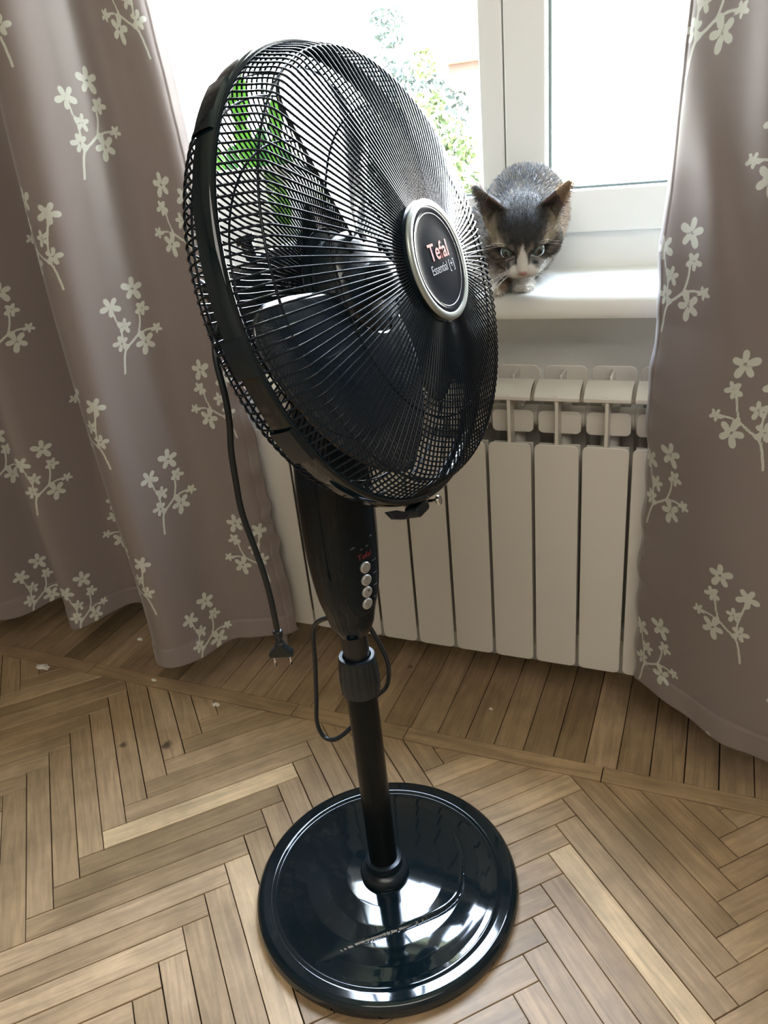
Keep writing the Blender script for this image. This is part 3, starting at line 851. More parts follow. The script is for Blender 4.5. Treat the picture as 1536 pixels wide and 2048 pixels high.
# propeller
b = MB()
b.lathe([(.0555, -.0400), (.0560, -.025), (.0550, -.0120), (.0500, -.0050), (.0420, -.0022), (.025, -.0008), (.012, 0), (0, 0)], HP, hn, 72)
hub = b.build('propeller_hub', mat('hub_black', (.012, .02, .026), .22, coat=.6), fan, smooth=True, angle=50)
M_hole = mat('hole_black', (.001, .001, .001), .9)
for k_ in range(9):
    b = MB(); a_ = 40 * k_ + 8
    c = hp(.0465, a_, -.0036); c2 = hp(.046, a_ + 4, -.0034)
    rd = hu * math.cos(math.radians(a_)) + hs * math.sin(math.radians(a_)); td = -hu * math.sin(math.radians(a_)) + hs * math.cos(math.radians(a_))
    pl = [(.0068 * math.cos(t), .0042 * math.sin(t)) for t in np.linspace(0, 2 * PI, 20, endpoint=False)]
    tilt = hn * .35
    rdt = rd * .94 - hn * .34
    nn = rd * .34 + hn * .94
    b.prism(pl, tuple(nn * .0016), origin=c - nn * .0004, u=tuple(rdt), v=tuple(td))
    b.build('vent_hole', M_hole, hub)
b = MB(); b.lathe([(.018, 0), (.020, .004), (.019, .016), (.014, .020), (0, .021)], HP - hn * .001, hn, 40); b.build('spinner_nut', M_satin, hub, smooth=True, angle=40)


def blade(rs, lead, trail, dl, dt, rmax, camber=.006):
    R_ = np.linspace(.050, rmax, 44); G1 = []; nt = 40
    for r_ in R_:
        a0 = np.interp(r_, rs, lead); a1 = np.interp(r_, rs, trail)
        t_ = np.clip((r_ - (rmax - .032)) / .032, 0, 1); cut = (1 - math.sqrt(max(0, 1 - t_ ** 2.2))) * .040 / r_ * 180 / PI * .9
        a0 += cut; a1 -= cut
        row = []
        for q in np.linspace(0, 1, nt):
            d_ = dl + (dt - dl) * q + camber * math.sin(q * PI)
            row.append(hp(r_, a0 + (a1 - a0) * q, d_))
        G1.append(row)
    G1 = np.array(G1); bb = MB(); bb.grid(G1)
    o = bb.build('blade', M_blade, hub, smooth=True, fix=False)
    sm = o.modifiers.new('solid', 'SOLIDIFY'); sm.thickness = .0022; sm.offset = 0
    return o
blade([.05, .09, .165], [334, 335, 337], [404, 406, 403], .002, -.030, .203)
blade([.05, .08, .107, .13, .16, .18], [142, 151, 158, 167, 178, 186], [277, 277, 277, 277, 276, 275], -.006, -.018, .196)
blade([.05, .1, .18], [42, 80, 98], [150, 154, 153], -.004, -.022, .190)

# power cord: hangs from the back of the head with its plug, and a loop behind the pole
crd = MB()
pts = spline([(-.452, .642, .905), (-.455, .634, .888), (-.452, .625, .868), (-.446, .620, .835), (-.447, .62, .805), (-.4515, .62, .775), (-.453, .62, .74), (-.453, .62, .705), (-.446, .62, .665), (-.4395, .62, .628), (-.4365, .62, .59), (-.436, .62, .550)], 8)
crd.tube(pts, .0034, 12)
lp = spline([onax(.50) + np.array([-.02, -.012, 0]), (-.476, .765, .455), (-.493, .778, .375), (-.503, .782, .31), (-.509, .782, .262), (-.500, .782, .235), (-.478, .782, .238), (-.448, .790, .268), (-.415, .80, .315), (-.388, .79, .352), (-.3785, .782, .398), (-.386, .775, .44), onax(.49) + np.array([.01, .012, 0])], 8)
crd.tube(lp, .0034, 12)
# wraps up the back of the head
wp = spline([(-.452, .642, .905), (-.47, .66, .93), (-.50, .69, .93), HP - hn * .19 + np.array([0, -.02, 0])], 8)
crd.tube(wp, .0034, 10)
cord = crd.build('power_cord', M_rubber, fan, smooth=True)
pt = np.array([-.436, .62, .550])
b = MB(); b.tube([pt + np.array([0, 0, .004]), pt + np.array([0, 0, -.006])], [.0058, .0054], 20)
b.tube([pt + np.array([0, 0, -.006]), pt + np.array([0, 0, -.012]), pt + np.array([0, 0, -.015])], [.0044, .0044, .0050], 16)
uX = np.array([.93, .36, 0.]); uX /= np.linalg.norm(uX); uN = np.array([uX[1], -uX[0], 0])
pl = [(-.0045, -.012), (-.006, -.018), (-.0135, -.0255), (-.0145, -.0285), (-.0135, -.032), (.0135, -.032), (.0145, -.0285), (.0135, -.0255), (.006, -.018), (.0045, -.012)]
b.prism(pl, tuple(uN * .010), origin=pt - uN * .0050, u=tuple(uX), v=(0, 0, 1))
plug = b.build('plug', M_rubber, cord, bevel=.0018)
b = MB()
for s_ in (-1, 1): b.tube([pt + uX * s_ * .0095 + np.array([0, 0, -.031]), pt + uX * s_ * .0092 + np.array([0, 0, -.045])], .0015, 10)
b.build('prong', M_chrome, cord, smooth=True)
#@@PART2@@

# ------------------------------------------------------------------ cat on the sill
def smin(a, b_, k):
    h_ = np.clip(.5 + .5 * (b_ - a) / k, 0, 1)
    return b_ * (1 - h_) + a * h_ - k * h_ * (1 - h_)


def sd_ell(P, c, r, fr=None):
    q = P - np.array(c)
    if fr is not None: q = q @ fr
    r = np.array(r); k0 = np.linalg.norm(q / r, axis=-1); k1 = np.linalg.norm(q / (r * r), axis=-1)
    return k0 * (k0 - 1) / (k1 + 1e-9)


def sd_cap(P, a, b_, ra, rb):
    a = np.array(a); e = np.array(b_) - a; q = P - a
    t = np.clip((q @ e) / (e @ e), 0, 1)
    return np.linalg.norm(q - t[..., None] * e, axis=-1) - (ra + (rb - ra) * t)


def surface_nets(Fv, org, h_):
    nx, ny, nz = Fv.shape
    S_ = Fv < 0
    c = [S_[i:nx - 1 + i, j:ny - 1 + j, k:nz - 1 + k] for i in (0, 1) for j in (0, 1) for k in (0, 1)]
    cnt = sum(x_.astype(np.int8) for x_ in c)
    act = (cnt > 0) & (cnt < 8)
    I = np.argwhere(act); vid = -np.ones(act.shape, int); vid[act] = np.arange(len(I))
    acc = np.zeros((len(I), 3)); n_ = np.zeros(len(I))
    cor = [(i, j, k) for i in (0, 1) for j in (0, 1) for k in (0, 1)]
    val = {q: Fv[I[:, 0] + q[0], I[:, 1] + q[1], I[:, 2] + q[2]] for q in cor}
    for q in cor:
        for axi in range(3):
            if q[axi] == 0:
                q2 = list(q); q2[axi] = 1; q2 = tuple(q2)
                a, b_ = val[q], val[q2]; m_ = (a < 0) != (b_ < 0)
                t = np.where(m_, a / (a - b_ + 1e-15), 0)
                p = np.array(q, float)[None].repeat(len(I), 0); p[:, axi] = t
                acc[m_] += p[m_]; n_[m_] += 1
    V = (I + acc / n_[:, None]) * h_ + np.array(org)
    Fs = []
    for axi in range(3):
        sl0 = [slice(1, -1)] * 3; sl0[axi] = slice(0, -1)
        sl1 = list(sl0); sl1[axi] = slice(1, None)
        A = S_[tuple(sl0)]; B = S_[tuple(sl1)]
        E = np.argwhere(A != B); sgn = A[A != B]
        o1, o2 = [a for a in range(3) if a != axi]
        base_ = E.copy(); base_[:, o1] += 1; base_[:, o2] += 1
        qs = []
        for (d1, d2) in ((0, 0), (1, 0), (1, 1), (0, 1)):
            cc_ = base_.copy(); cc_[:, o1] -= d1; cc_[:, o2] -= d2
            qs.append(vid[cc_[:, 0], cc_[:, 1], cc_[:, 2]])
        q = np.stack(qs, 1)
        flip = sgn if axi != 1 else ~sgn
        q[flip] = q[flip][:, ::-1]
        Fs.append(q)
    return V, np.vstack(Fs)


HC = np.array([-.2815, 1.215, .8975])
t_ = math.radians(38)
Fh = np.array([.2155, -.9765, 0]); Fh /= np.linalg.norm(Fh)
cF = math.cos(t_) * Fh - math.sin(t_) * np.array([0, 0, 1]); cU = math.sin(t_) * Fh + math.cos(t_) * np.array([0, 0, 1]); cR = np.cross(cU, cF)
CF = np.stack([cR, cU, cF], 1)          # columns: right, up, forward
def hl(x, y, z): return HC + cR * x + cU * y + cF * z


lo = np.array([-.455, 1.125, .792]); hi = np.array([-.165, 1.472, 1.022]); hh = .0021
ax_ = [np.arange(lo[i], hi[i], hh) for i in range(3)]
PG = np.stack(np.meshgrid(*ax_, indexing='ij'), -1)
LG = (PG - HC) @ CF                      # head coordinates
E_ = lambda c, r: sd_ell(LG, c, r)
head = E_((0, .008, -.012), (.047, .040, .046))
head = smin(head, E_((-.033, -.010, .000), (.025, .025, .027)), .014)
head = smin(head, E_((.033, -.010, .000), (.025, .025, .027)), .014)
head = smin(head, E_((0, .022, .012), (.034, .022, .026)), .012)
head = smin(head, sd_cap(LG, (0, .012, .026), (0, -.012, .053), .0135, .0085), .010)
head = smin(head, E_((-.0115, -.0205, .044), (.0145, .0115, .0150)), .006)
head = smin(head, E_((.0115, -.0205, .044), (.0145, .0115, .0150)), .006)
head = smin(head, E_((0, -.033, .034), (.0135, .0105, .015)), .008)
head = smin(head, E_((0, -.0145, .0575), (.0058, .0042, .0045)), .004)
for sx_ in (-1, 1):
    head = smin(head, sd_cap(LG, (sx_ * .012, .0145, .036), (sx_ * .032, .0155, .026), .0055, .0055), .006)   # brow
    head = np.maximum(head, -E_((sx_ * .0228, .0030, .0400), (.0108, .0066, .0100)))
    # ear: cone with a scooped front
    bI, bO, tp = np.array([sx_ * .024, .036, -.010]), np.array([sx_ * .044, .018, -.018]), np.array([sx_ * .0665, .083, -.020])
    if sx_ > 0: tp = np.array([.0675, .080, -.016])
    ctr = (bI + bO) / 2
    ear = sd_cap(LG, ctr, tp - (tp - ctr) * .05, .0210, .0048)
    nrm_ = np.array([sx_ * -.10, .25, .96]); nrm_ /= np.linalg.norm(nrm_)
    pl_ = np.abs((LG - ctr) @ nrm_) - .0085
    scoop = sd_cap(LG, ctr + nrm_ * .010 + (tp - ctr) * .08, ctr + nrm_ * .007 + (tp - ctr) * .93, .0155, .0010)
    ear = np.maximum(np.maximum(ear, pl_), -scoop)
    head = smin(head, ear, .005)
W = lambda c, r: sd_ell(PG, c, r)
body_ = W((-.311, 1.370, .913), (.069, .095, .078))
body_ = smin(body_, W((-.332, 1.375, .862), (.062, .085, .062)), .03)
body_ = smin(body_, W((-.305, 1.300, .885), (.052, .055, .060)), .025)
body_ = smin(body_, W((-.385, 1.390, .865), (.060, .070, .066)), .03)
body_ = smin(body_, sd_cap(PG, (-.300, 1.31, .905), HC + cF * -.030, .053, .042), .03)
for (sh, el_, wr, pw) in (((-.305, 1.285, .860), (-.308, 1.312, .838), (-.302, 1.305, .812), (-.2985, 1.290, .8105)),
                          ((-.348, 1.285, .862), (-.352, 1.295, .838), (-.343, 1.284, .812), (-.339, 1.270, .8105))):
    leg = smin(sd_cap(PG, sh, el_, .026, .019), sd_cap(PG, el_, wr, .018, .0135), .008)
    leg = smin(leg, sd_ell(PG, pw, (.0155, .020, .0105)), .007)
    for q in (-1, 0, 1): leg = smin(leg, sd_ell(PG, np.array(pw) + np.array([q * .0075, -.0155, -.001]), (.0052, .0080, .0070)), .002)
    body_ = smin(body_, leg, .014)
FV = smin(body_, head, .012)
FV = np.maximum(FV, .8035 - PG[..., 2])
CV, CFc = surface_nets(FV, lo, hh)
del PG, LG, head, body_, FV


def wob(P, f, seed=0):
    r_ = np.random.default_rng(seed); out = np.zeros(len(P))
    for q in range(7):
        k_ = r_.normal(size=3); k_ /= np.linalg.norm(k_); out += np.sin(P @ k_ * f * (0.7 + .25 * q) + r_.uniform(0, 6))
    return out / 7 * 1.9


def sst(a, b_, x_): t = np.clip((x_ - a) / (b_ - a), 0, 1); return t * t * (3 - 2 * t)


def cat_color(P):
    L = (P - HC) @ CF; x_, y_, z_ = L.T; ax2 = abs(x_)
    n1 = wob(P, 900, 1); n2 = wob(P, 330, 2); n3 = wob(P, 110, 3)
    dark = np.array([.030, .033, .037]); mid = np.array([.17, .15, .125]); lite = np.array([.42, .36, .27]); whi = np.array([.80, .78, .73]); org = np.array([.33, .235, .15]); gry = np.array([.125, .125, .125]); pink = np.array([.50, .27, .25])
    mix = lambda A, B, t: A * (1 - t[:, None]) + B * t[:, None]
    isH = (np.linalg.norm(L / np.array([.070, .095, .070]), axis=1) < 1.0) & (z_ > -.048 + .0 * y_)
    # body: ticked grey brown with faint stripes, warm on the right flank, cream chest and paws
    B = np.tile(gry * .95, (len(P), 1)); B = mix(B, mid * .95, sst(-.2, .6, n2)); B = mix(B, lite, .35 * sst(.1, .9, n1))
    B = mix(B, dark * 2.2, .55 * sst(.25, .8, np.sin(P[:, 0] * 150 + n3 * 2.2)) * sst(.86, .93, P[:, 2]))
    B = mix(B, org * 1.1, .75 * sst(-.262, -.225, P[:, 0]) * sst(.80, .9, P[:, 2]))
    B = mix(B, lite * 1.15, .7 * sst(.93, .87, P[:, 2]) * sst(-.30, -.22, P[:, 0]))
    B = mix(B, whi, sst(.858, .83, P[:, 2] + .006 * n2) * sst(1.36, 1.31, P[:, 1]))
    orr = sst(-.338, -.328, P[:, 0] + .004 * n2) * sst(-.312, -.322, P[:, 0]) * sst(.806, .815, P[:, 2]) * sst(.84, .83, P[:, 2]); B = mix(B, org, orr)
    # head
    Hc = np.tile(mid, (len(P), 1)); Hc = mix(Hc, lite, .55 * sst(-.1, .8, n1)); Hc = mix(Hc, dark * 1.6, .6 * sst(.2, .8, n2))
    crown = sst(.012, .036, y_ + .006 * np.cos(x_ * 60) + .006 * n2 + .004 * n1) * sst(.052, .028, ax2 + .004 * n2)
    Hc = mix(Hc, dark * .95, crown * .93); Hc = mix(Hc, gry, .8 * sst(.012, -.020, z_ ) * sst(.035, .046, y_))
    st = sst(.15, .6, np.sin(x_ * 420 + n3 * 1.2)) * sst(.008, .018, y_) * sst(.030, .018, ax2) * sst(.0, .02, z_)
    Hc = mix(Hc, dark * 1.2, st * .85)
    cs = sst(.1, .6, np.sin((y_ - ax2 * .45) * 330 + n3)) * sst(.026, .036, ax2) * sst(.03, .0, y_)
    Hc = mix(Hc, dark * 1.8, cs * .75)
    Hc = mix(Hc, lite * 1.1, .6 * sst(.016, .006, np.hypot((ax2 - .043), (y_ - .018)) + .002 * n2))
    eyed = np.hypot((ax2 - .0228) / 1.35, (y_ - .0035))
    Hc = mix(Hc, dark * 1.1, .85 * sst(.0135, .0098, eyed))
    und = sst(.013, .007, np.hypot((ax2 - .017) / 1.25, (y_ + .0085)))
    Hc = mix(Hc, dark * 1.0, .9 * und * sst(.008, .012, ax2 + .001 * n2))
    bw = .0022 + .0055 * sst(.022, -.004, y_)
    bl = sst(bw + .0012, bw - .0012, ax2 + .0010 * n1) * sst(.026, .016, y_ + .002 * n1) * sst(.01, .02, z_)
    mz = sst(.0265, .0225, np.hypot(x_ * .95, (y_ + .0275) * 1.12) + .0014 * n2) * sst(.018, .026, z_)
    Hc = mix(Hc, whi * .82, np.clip(bl + mz, 0, 1))
    nose = sst(.0072, .0052, np.sqrt((x_ / 1.05) ** 2 + ((y_ + .0145) * 1.25) ** 2 + ((z_ - .0605) * .9) ** 2)); Hc = mix(Hc, pink, nose)
    mo_ = sst(.0011, .0004, ax2) * (y_ < -.018) * (y_ > -.028) * (z_ > .045); Hc = mix(Hc, pink * .35, mo_ * .9)
    earm = sst(.045, .056, y_ + .35 * np.clip(ax2 - .035, 0, .03)) * (ax2 > .028)
    tip = np.tile(dark * 1.4, (len(P), 1))
    inn = np.tile(np.array([.15, .108, .095]), (len(P), 1))
    Hc = mix(Hc, mix(tip, inn, sst(-.020, -.012, z_)), earm)
    return np.where(isH[:, None], Hc, B), isH


def fur_mat(name, rough):
    m = bpy.data.materials.new(name); m.use_nodes = True; n, l, b_ = nodes(m)
    a = n.new('ShaderNodeAttribute'); a.attribute_name = 'fur_color'; l.new(a.outputs['Color'], b_.inputs['Base Color'])
    b_.inputs['Roughness'].default_value = rough; b_.inputs['Specular IOR Level'].default_value = .2
    return m


M_fur = fur_mat('tabby_fur', .8)
cat = empty('cat', (-.30, 1.34, .803), 'tabby cat with white muzzle crouching on the windowsill and looking down past the fan', 'cat')
R0 = np.array(root_loc(cat))
# relax the surface a little
nb_a = np.vstack([CFc[:, [0, 1]], CFc[:, [1, 2]], CFc[:, [2, 3]], CFc[:, [3, 0]]])
for it in range(2):
    acc = np.zeros_like(CV); cn = np.zeros(len(CV))
    for q in (0, 1):
        np.add.at(acc, nb_a[:, q], CV[nb_a[:, 1 - q]]); np.add.at(cn, nb_a[:, q], 1)
    CV = CV * .5 + .5 * acc / cn[:, None]
me = bpy.data.meshes.new('body'); me.from_pydata((CV - R0).tolist(), [], CFc.tolist())
colr, isH = cat_color(CV)
ca_ = me.color_attributes.new('fur_color', 'FLOAT_COLOR', 'POINT')
ca_.data.foreach_set('color', np.c_[colr, np.ones(len(colr))].astype(np.float32).ravel())
me.polygons.foreach_set('use_smooth', [True] * len(me.polygons)); me.materials.append(M_fur); me.update()
o = bpy.data.objects.new('body', me); COL.objects.link(o); o.parent = cat
# fur strands
nrmv = np.zeros((len(CV), 3)); me.vertices.foreach_get('normal', nrmv.ravel()) if False else None
fn = np.cross(CV[CFc[:, 2]] - CV[CFc[:, 0]], CV[CFc[:, 3]] - CV[CFc[:, 1]])
area_f = np.linalg.norm(fn, axis=1) * .5; fn /= np.linalg.norm(fn, axis=1)[:, None] + 1e-12
fc = CV[CFc].mean(1)
if ((fc - CV.mean(0)) * fn).sum(1).mean() < 0: fn = -fn
nS = 75000
L_ = (fc - HC) @ CF; hmask = np.linalg.norm(L_ / .075, axis=1) < 1
wgt = area_f * np.where(hmask, 2.2, 1.0); wgt /= wgt.sum()
pick = rng.choice(len(fc), nS, p=wgt)
uvw = rng.dirichlet((1, 1, 1, 1), nS)
Pp = (CV[CFc[pick]] * uvw[..., None]).sum(1); Nn = fn[pick]
Lp = (Pp - HC) @ CF
headf = np.linalg.norm(Lp / np.array([.070, .095, .070]), axis=1) < 1
src = np.where(headf[:, None], HC + cF * .07 - cU * .01, np.array([-.28, 1.15, .98]))
flow = Pp - src; flow -= Nn * (flow * Nn).sum(1)[:, None]; flow /= np.linalg.norm(flow, axis=1)[:, None] + 1e-9
ln = np.where(headf, .0035 + .0035 * sst(.02, .05, abs(Lp[:, 0])), .0085)
ln = np.where(headf & (Lp[:, 2] > .028), .0022, ln)
earz = headf & (Lp[:, 1] > .045) & (abs(Lp[:, 0]) > .03); ln = np.where(earz, .0022, ln)
ln *= rng.uniform(.6, 1.25, nS)
ec = np.minimum(np.linalg.norm(Lp - np.array([.0228, .0045, .040]), axis=1), np.linalg.norm(Lp - np.array([-.0228, .0045, .040]), axis=1))
nz_ = np.linalg.norm(Lp - np.array([0, -.0145, .0605]), axis=1)
keep = (ec > .0115) & (nz_ > .0065) & (Pp[:, 2] > .8065)
Pp, Nn, flow, ln, headf = Pp[keep], Nn[keep], flow[keep], ln[keep], headf[keep]; nS = len(Pp)
dirn = flow * .85 + Nn * .42 + rng.normal(size=(nS, 3)) * .16; dirn /= np.linalg.norm(dirn, axis=1)[:, None]
side_ = np.cross(dirn, Nn); side_ /= np.linalg.norm(side_, axis=1)[:, None] + 1e-9
wd = np.where(headf, .00028, .00042)[:, None]
base0 = Pp - Nn * .0006
V3 = np.stack([base0 - side_ * wd, base0 + side_ * wd, base0 + dirn * (ln * .55)[:, None] + side_ * wd * .7, base0 + dirn * ln[:, None] + flow * (ln * .2)[:, None], base0 + dirn * (ln * .55)[:, None] - side_ * wd * .7], 1)
fcol, _ = cat_color(Pp); fcol = fcol * rng.uniform(.75, 1.3, (nS, 1))
me = bpy.data.meshes.new('fur'); idx = np.arange(nS * 5).reshape(nS, 5)
me.from_pydata((V3.reshape(-1, 3) - R0).tolist(), [], idx.tolist())
ca_ = me.color_attributes.new('fur_color', 'FLOAT_COLOR', 'POINT')
ca_.data.foreach_set('color', np.c_[np.repeat(fcol, 5, 0), np.ones(nS * 5)].astype(np.float32).ravel())
me.materials.append(M_fur); me.update()
o = bpy.data.objects.new('fur', me); COL.objects.link(o); o.parent = cat; o['kind'] = 'stuff'
# eyes
M_eye = mat('eye_iris', (.085, .115, .10), .12, coat=.6); M_pupil = mat('eye_pupil', (.004, .004, .005), .08, coat=1)
for sx_ in (-1, 1):
    c = hl(sx_ * .0226, .0035, .0305)
    gz = cF * .93 + cU * .10 + cR * sx_ * .22; gz /= np.linalg.norm(gz)
    b = MB(); b.lathe([(.0104 * math.sin(t), .0104 * math.cos(t)) for t in np.linspace(0, PI, 20)], c, gz, 28)
    e_ = b.build('eye', M_eye, cat, smooth=True); e_['label'] = 'grey green eye'
    up_ = cU - gz * np.dot(cU, gz); up_ /= np.linalg.norm(up_); rt_ = np.cross(up_, gz)
    b = MB(); G = []
    for rr_ in np.linspace(0.05, 1, 6):
        row = []
        for t in np.linspace(0, 2 * PI, 25):
            x_, y_ = .0032 * rr_ * math.cos(t), .0060 * rr_ * math.sin(t)
            row.append(c + rt_ * x_ + up_ * y_ + gz * (math.sqrt(.0104 ** 2 - x_ * x_ - y_ * y_) + .0002))
        G.append(row)
    b.grid(np.array(G)); b.build('pupil', M_pupil, e_, smooth=True)
b = MB()
for sx_ in (-1, 1):
    for q, (a_, L0, dz) in enumerate(((-.15, .045, 0), (.05, .050, .001), (-.4, .040, -.001), (.2, .042, .002), (-.65, .034, -.002), (-.25, .052, 0), (-.5, .046, -.003))):
        s0 = hl(sx_ * (.013 + .0015 * (q % 3)), -.019 - .002 * (q % 4), .049 - .002 * (q % 3))
        dv = cR * sx_ * math.cos(a_) + cU * math.sin(a_) + cF * .15
        pts = [s0 + dv * L0 * t - np.array([0, 0, 1]) * .012 * t * t for t in np.linspace(0, 1, 8)]
        b.tube(pts, list(np.linspace(.00022, .00008, 8)), 4)
    for q, (a_, L0) in enumerate(((1.05, .034), (.7, .038), (.45, .034), (1.35, .028))):
        s0 = hl(sx_ * (.020 + .002 * q), .017, .034)
        dv = cR * sx_ * math.cos(a_) + cU * math.sin(a_) + cF * .25
        pts = [s0 + dv * L0 * t + cR * sx_ * .010 * t * t - np.array([0, 0, 1]) * .010 * t * t for t in np.linspace(0, 1, 8)]
        b.tube(pts, list(np.linspace(.0002, .00008, 8)), 4)
w_ = b.build('whiskers', mat('whisker_white', (.85, .85, .82), .4), cat, smooth=True); w_['kind'] = 'stuff'

# ------------------------------------------------------------------ plants on the sill behind the fan
M_leaf = add_noise(mat('cactus_green', (.10, .22, .05), .45, spec=.3), 30, (.085, .20, .045), (.14, .28, .07))
M_leaf2 = add_noise(mat('cactus_dark_green', (.05, .17, .05), .45, spec=.3), 30, (.04, .15, .045), (.07, .22, .06))
for m_ in (M_leaf, M_leaf2):
    n, l, b_ = nodes(m_); b_.inputs['Transmission Weight'].default_value = 0
    tl = n.new('ShaderNodeBsdfTranslucent'); tl.inputs['Color'].default_value = (.22, .50, .06, 1) if m_ is M_leaf else (.10, .28, .06, 1)
    mx = n.new('ShaderNodeMixShader'); mx.inputs[0].default_value = .3; out = n['Material Output']
    l.new(b_.outputs[0], mx.inputs[1]); l.new(tl.outputs[0], mx.inputs[2]); l.new(mx.outputs[0], out.inputs['Surface'])
M_pot = mat('planter_white', (.74, .76, .72), .35); M_soil = add_noise(mat('soil', (.1, .07, .05), .95), 90, (.05, .035, .025), (.14, .10, .07), bump=.8, dist=.004)


def leaf_seg(bb, p0, p1, w, th, face, notch=5):
    p0 = np.array(p0, float); p1 = np.array(p1, float); e = p1 - p0; L0 = np.linalg.norm(e); e /= L0
    f = np.array(face, float); f -= e * (f @ e); f /= np.linalg.norm(f); s_ = np.cross(e, f)
    rows = []; n_ = 26; m_ = 14
    for i in range(n_):
        t = i / (n_ - 1); ww = w * (math.sin(PI * (t * .94 + .03)) ** .42) * (1 + .10 * math.cos(t * notch * 2 * PI)); tt_ = th * (math.sin(PI * (t * .94 + .03)) ** .4)
        row = [p0 + e * L0 * t + s_ * ww * math.cos(a_) + f * tt_ * math.sin(a_) for a_ in np.linspace(0, 2 * PI, m_, endpoint=False)]
        rows.append(row)
    V_ = np.array(rows).reshape(-1, 3)
    fs_ = [(i * m_ + j, i * m_ + (j + 1) % m_, (i + 1) * m_ + (j + 1) % m_, (i + 1) * m_ + j) for i in range(n_ - 1) for j in range(m_)]
    fs_ += [tuple(range(m_)), tuple((n_ - 1) * m_ + j for j in range(m_))]
    bb.add(V_, fs_)


def planter(x0, x1, y0, y1, z1, label):
    pt_ = empty('planter', ((x0 + x1) / 2, (y0 + y1) / 2, .804), label, 'planter', None)
    b = MB(); cx_, cy_ = (x0 + x1) / 2, (y0 + y1) / 2
    rings = []
    for (k_, z_) in ((.84, .804), (.86, .806), (.97, z1 - .022), (1.0, z1 - .020), (1.0, z1), (.95, z1), (.92, z1 - .02), (.85, z1 - .025)):
        rings.append([(p[0], p[1], z_) for p in rrect((x1 - x0) * k_, (y1 - y0) * k_, .022 * k_, 6, cx_, cy_)])
    m_ = len(rings[0]); V_ = np.array(rings).reshape(-1, 3)
    fs_ = [(i * m_ + j, i * m_ + (j + 1) % m_, (i + 1) * m_ + (j + 1) % m_, (i + 1) * m_ + j) for i in range(len(rings) - 1) for j in range(m_)]
    fs_.append(tuple(range(m_))[::-1]); b.add(V_, fs_)
    b.build('pot', M_pot, pt_, smooth=True, angle=35)
    b = MB(); b.prism(rrect((x1 - x0) * .9, (y1 - y0) * .9, .018, 6, cx_, cy_), (0, 0, .01), origin=(0, 0, z1 - .035)); b.build('soil', M_soil, pt_)
    return pt_


pl1 = planter(-.975, -.728, 1.325, 1.445, 1.026, 'long white planter with cacti on the windowsill behind the fan')
face_ = (.35, -.9, .1)
segs = [((-.835, 1.385, 1.00), (-.848, 1.385, 1.105), .019, .0), ((-.846, 1.385, 1.095), (-.840, 1.385, 1.185), .019, 0),
        ((-.818, 1.395, 1.01), (-.812, 1.395, 1.09), .014, 1), ((-.900, 1.385, 1.00), (-.918, 1.385, 1.070), .015, 0), ((-.918, 1.385, 1.062), (-.926, 1.385, 1.112), .012, 0),
        ((-.885, 1.38, 1.01), (-.868, 1.38, 1.065), .013, 1), ((-.785, 1.385, 1.01), (-.772, 1.385, 1.075), .017, 0), ((-.774, 1.385, 1.068), (-.770, 1.385, 1.13), .014, 0),
        ((-.765, 1.37, 1.015), (-.742, 1.36, 1.05), .013, 1), ((-.945, 1.385, 1.00), (-.955, 1.385, 1.045), .014, 0)]
for (p0, p1, w_, dk) in segs:
    b = MB(); leaf_seg(b, p0, p1, w_, .005, face_); b.build('cactus_pad', M_leaf2 if dk else M_leaf, pl1, smooth=True)
hang = [((-.775, 1.345, 1.03), (-.758, 1.315, 1.005), .012), ((-.758, 1.315, 1.01), (-.738, 1.312, .925), .018)]
for (p0, p1, w_) in hang:
    b = MB(); leaf_seg(b, p0, p1, w_, .004, face_); o_ = b.build('cactus_pad', M_leaf, pl1, smooth=True)
b = MB(); b.tube(spline([(-.80, 1.41, 1.0), (-.805, 1.41, 1.10), (-.80, 1.41, 1.19)], 6), .0018, 6); b.build('stake', M_gasket, pl1)

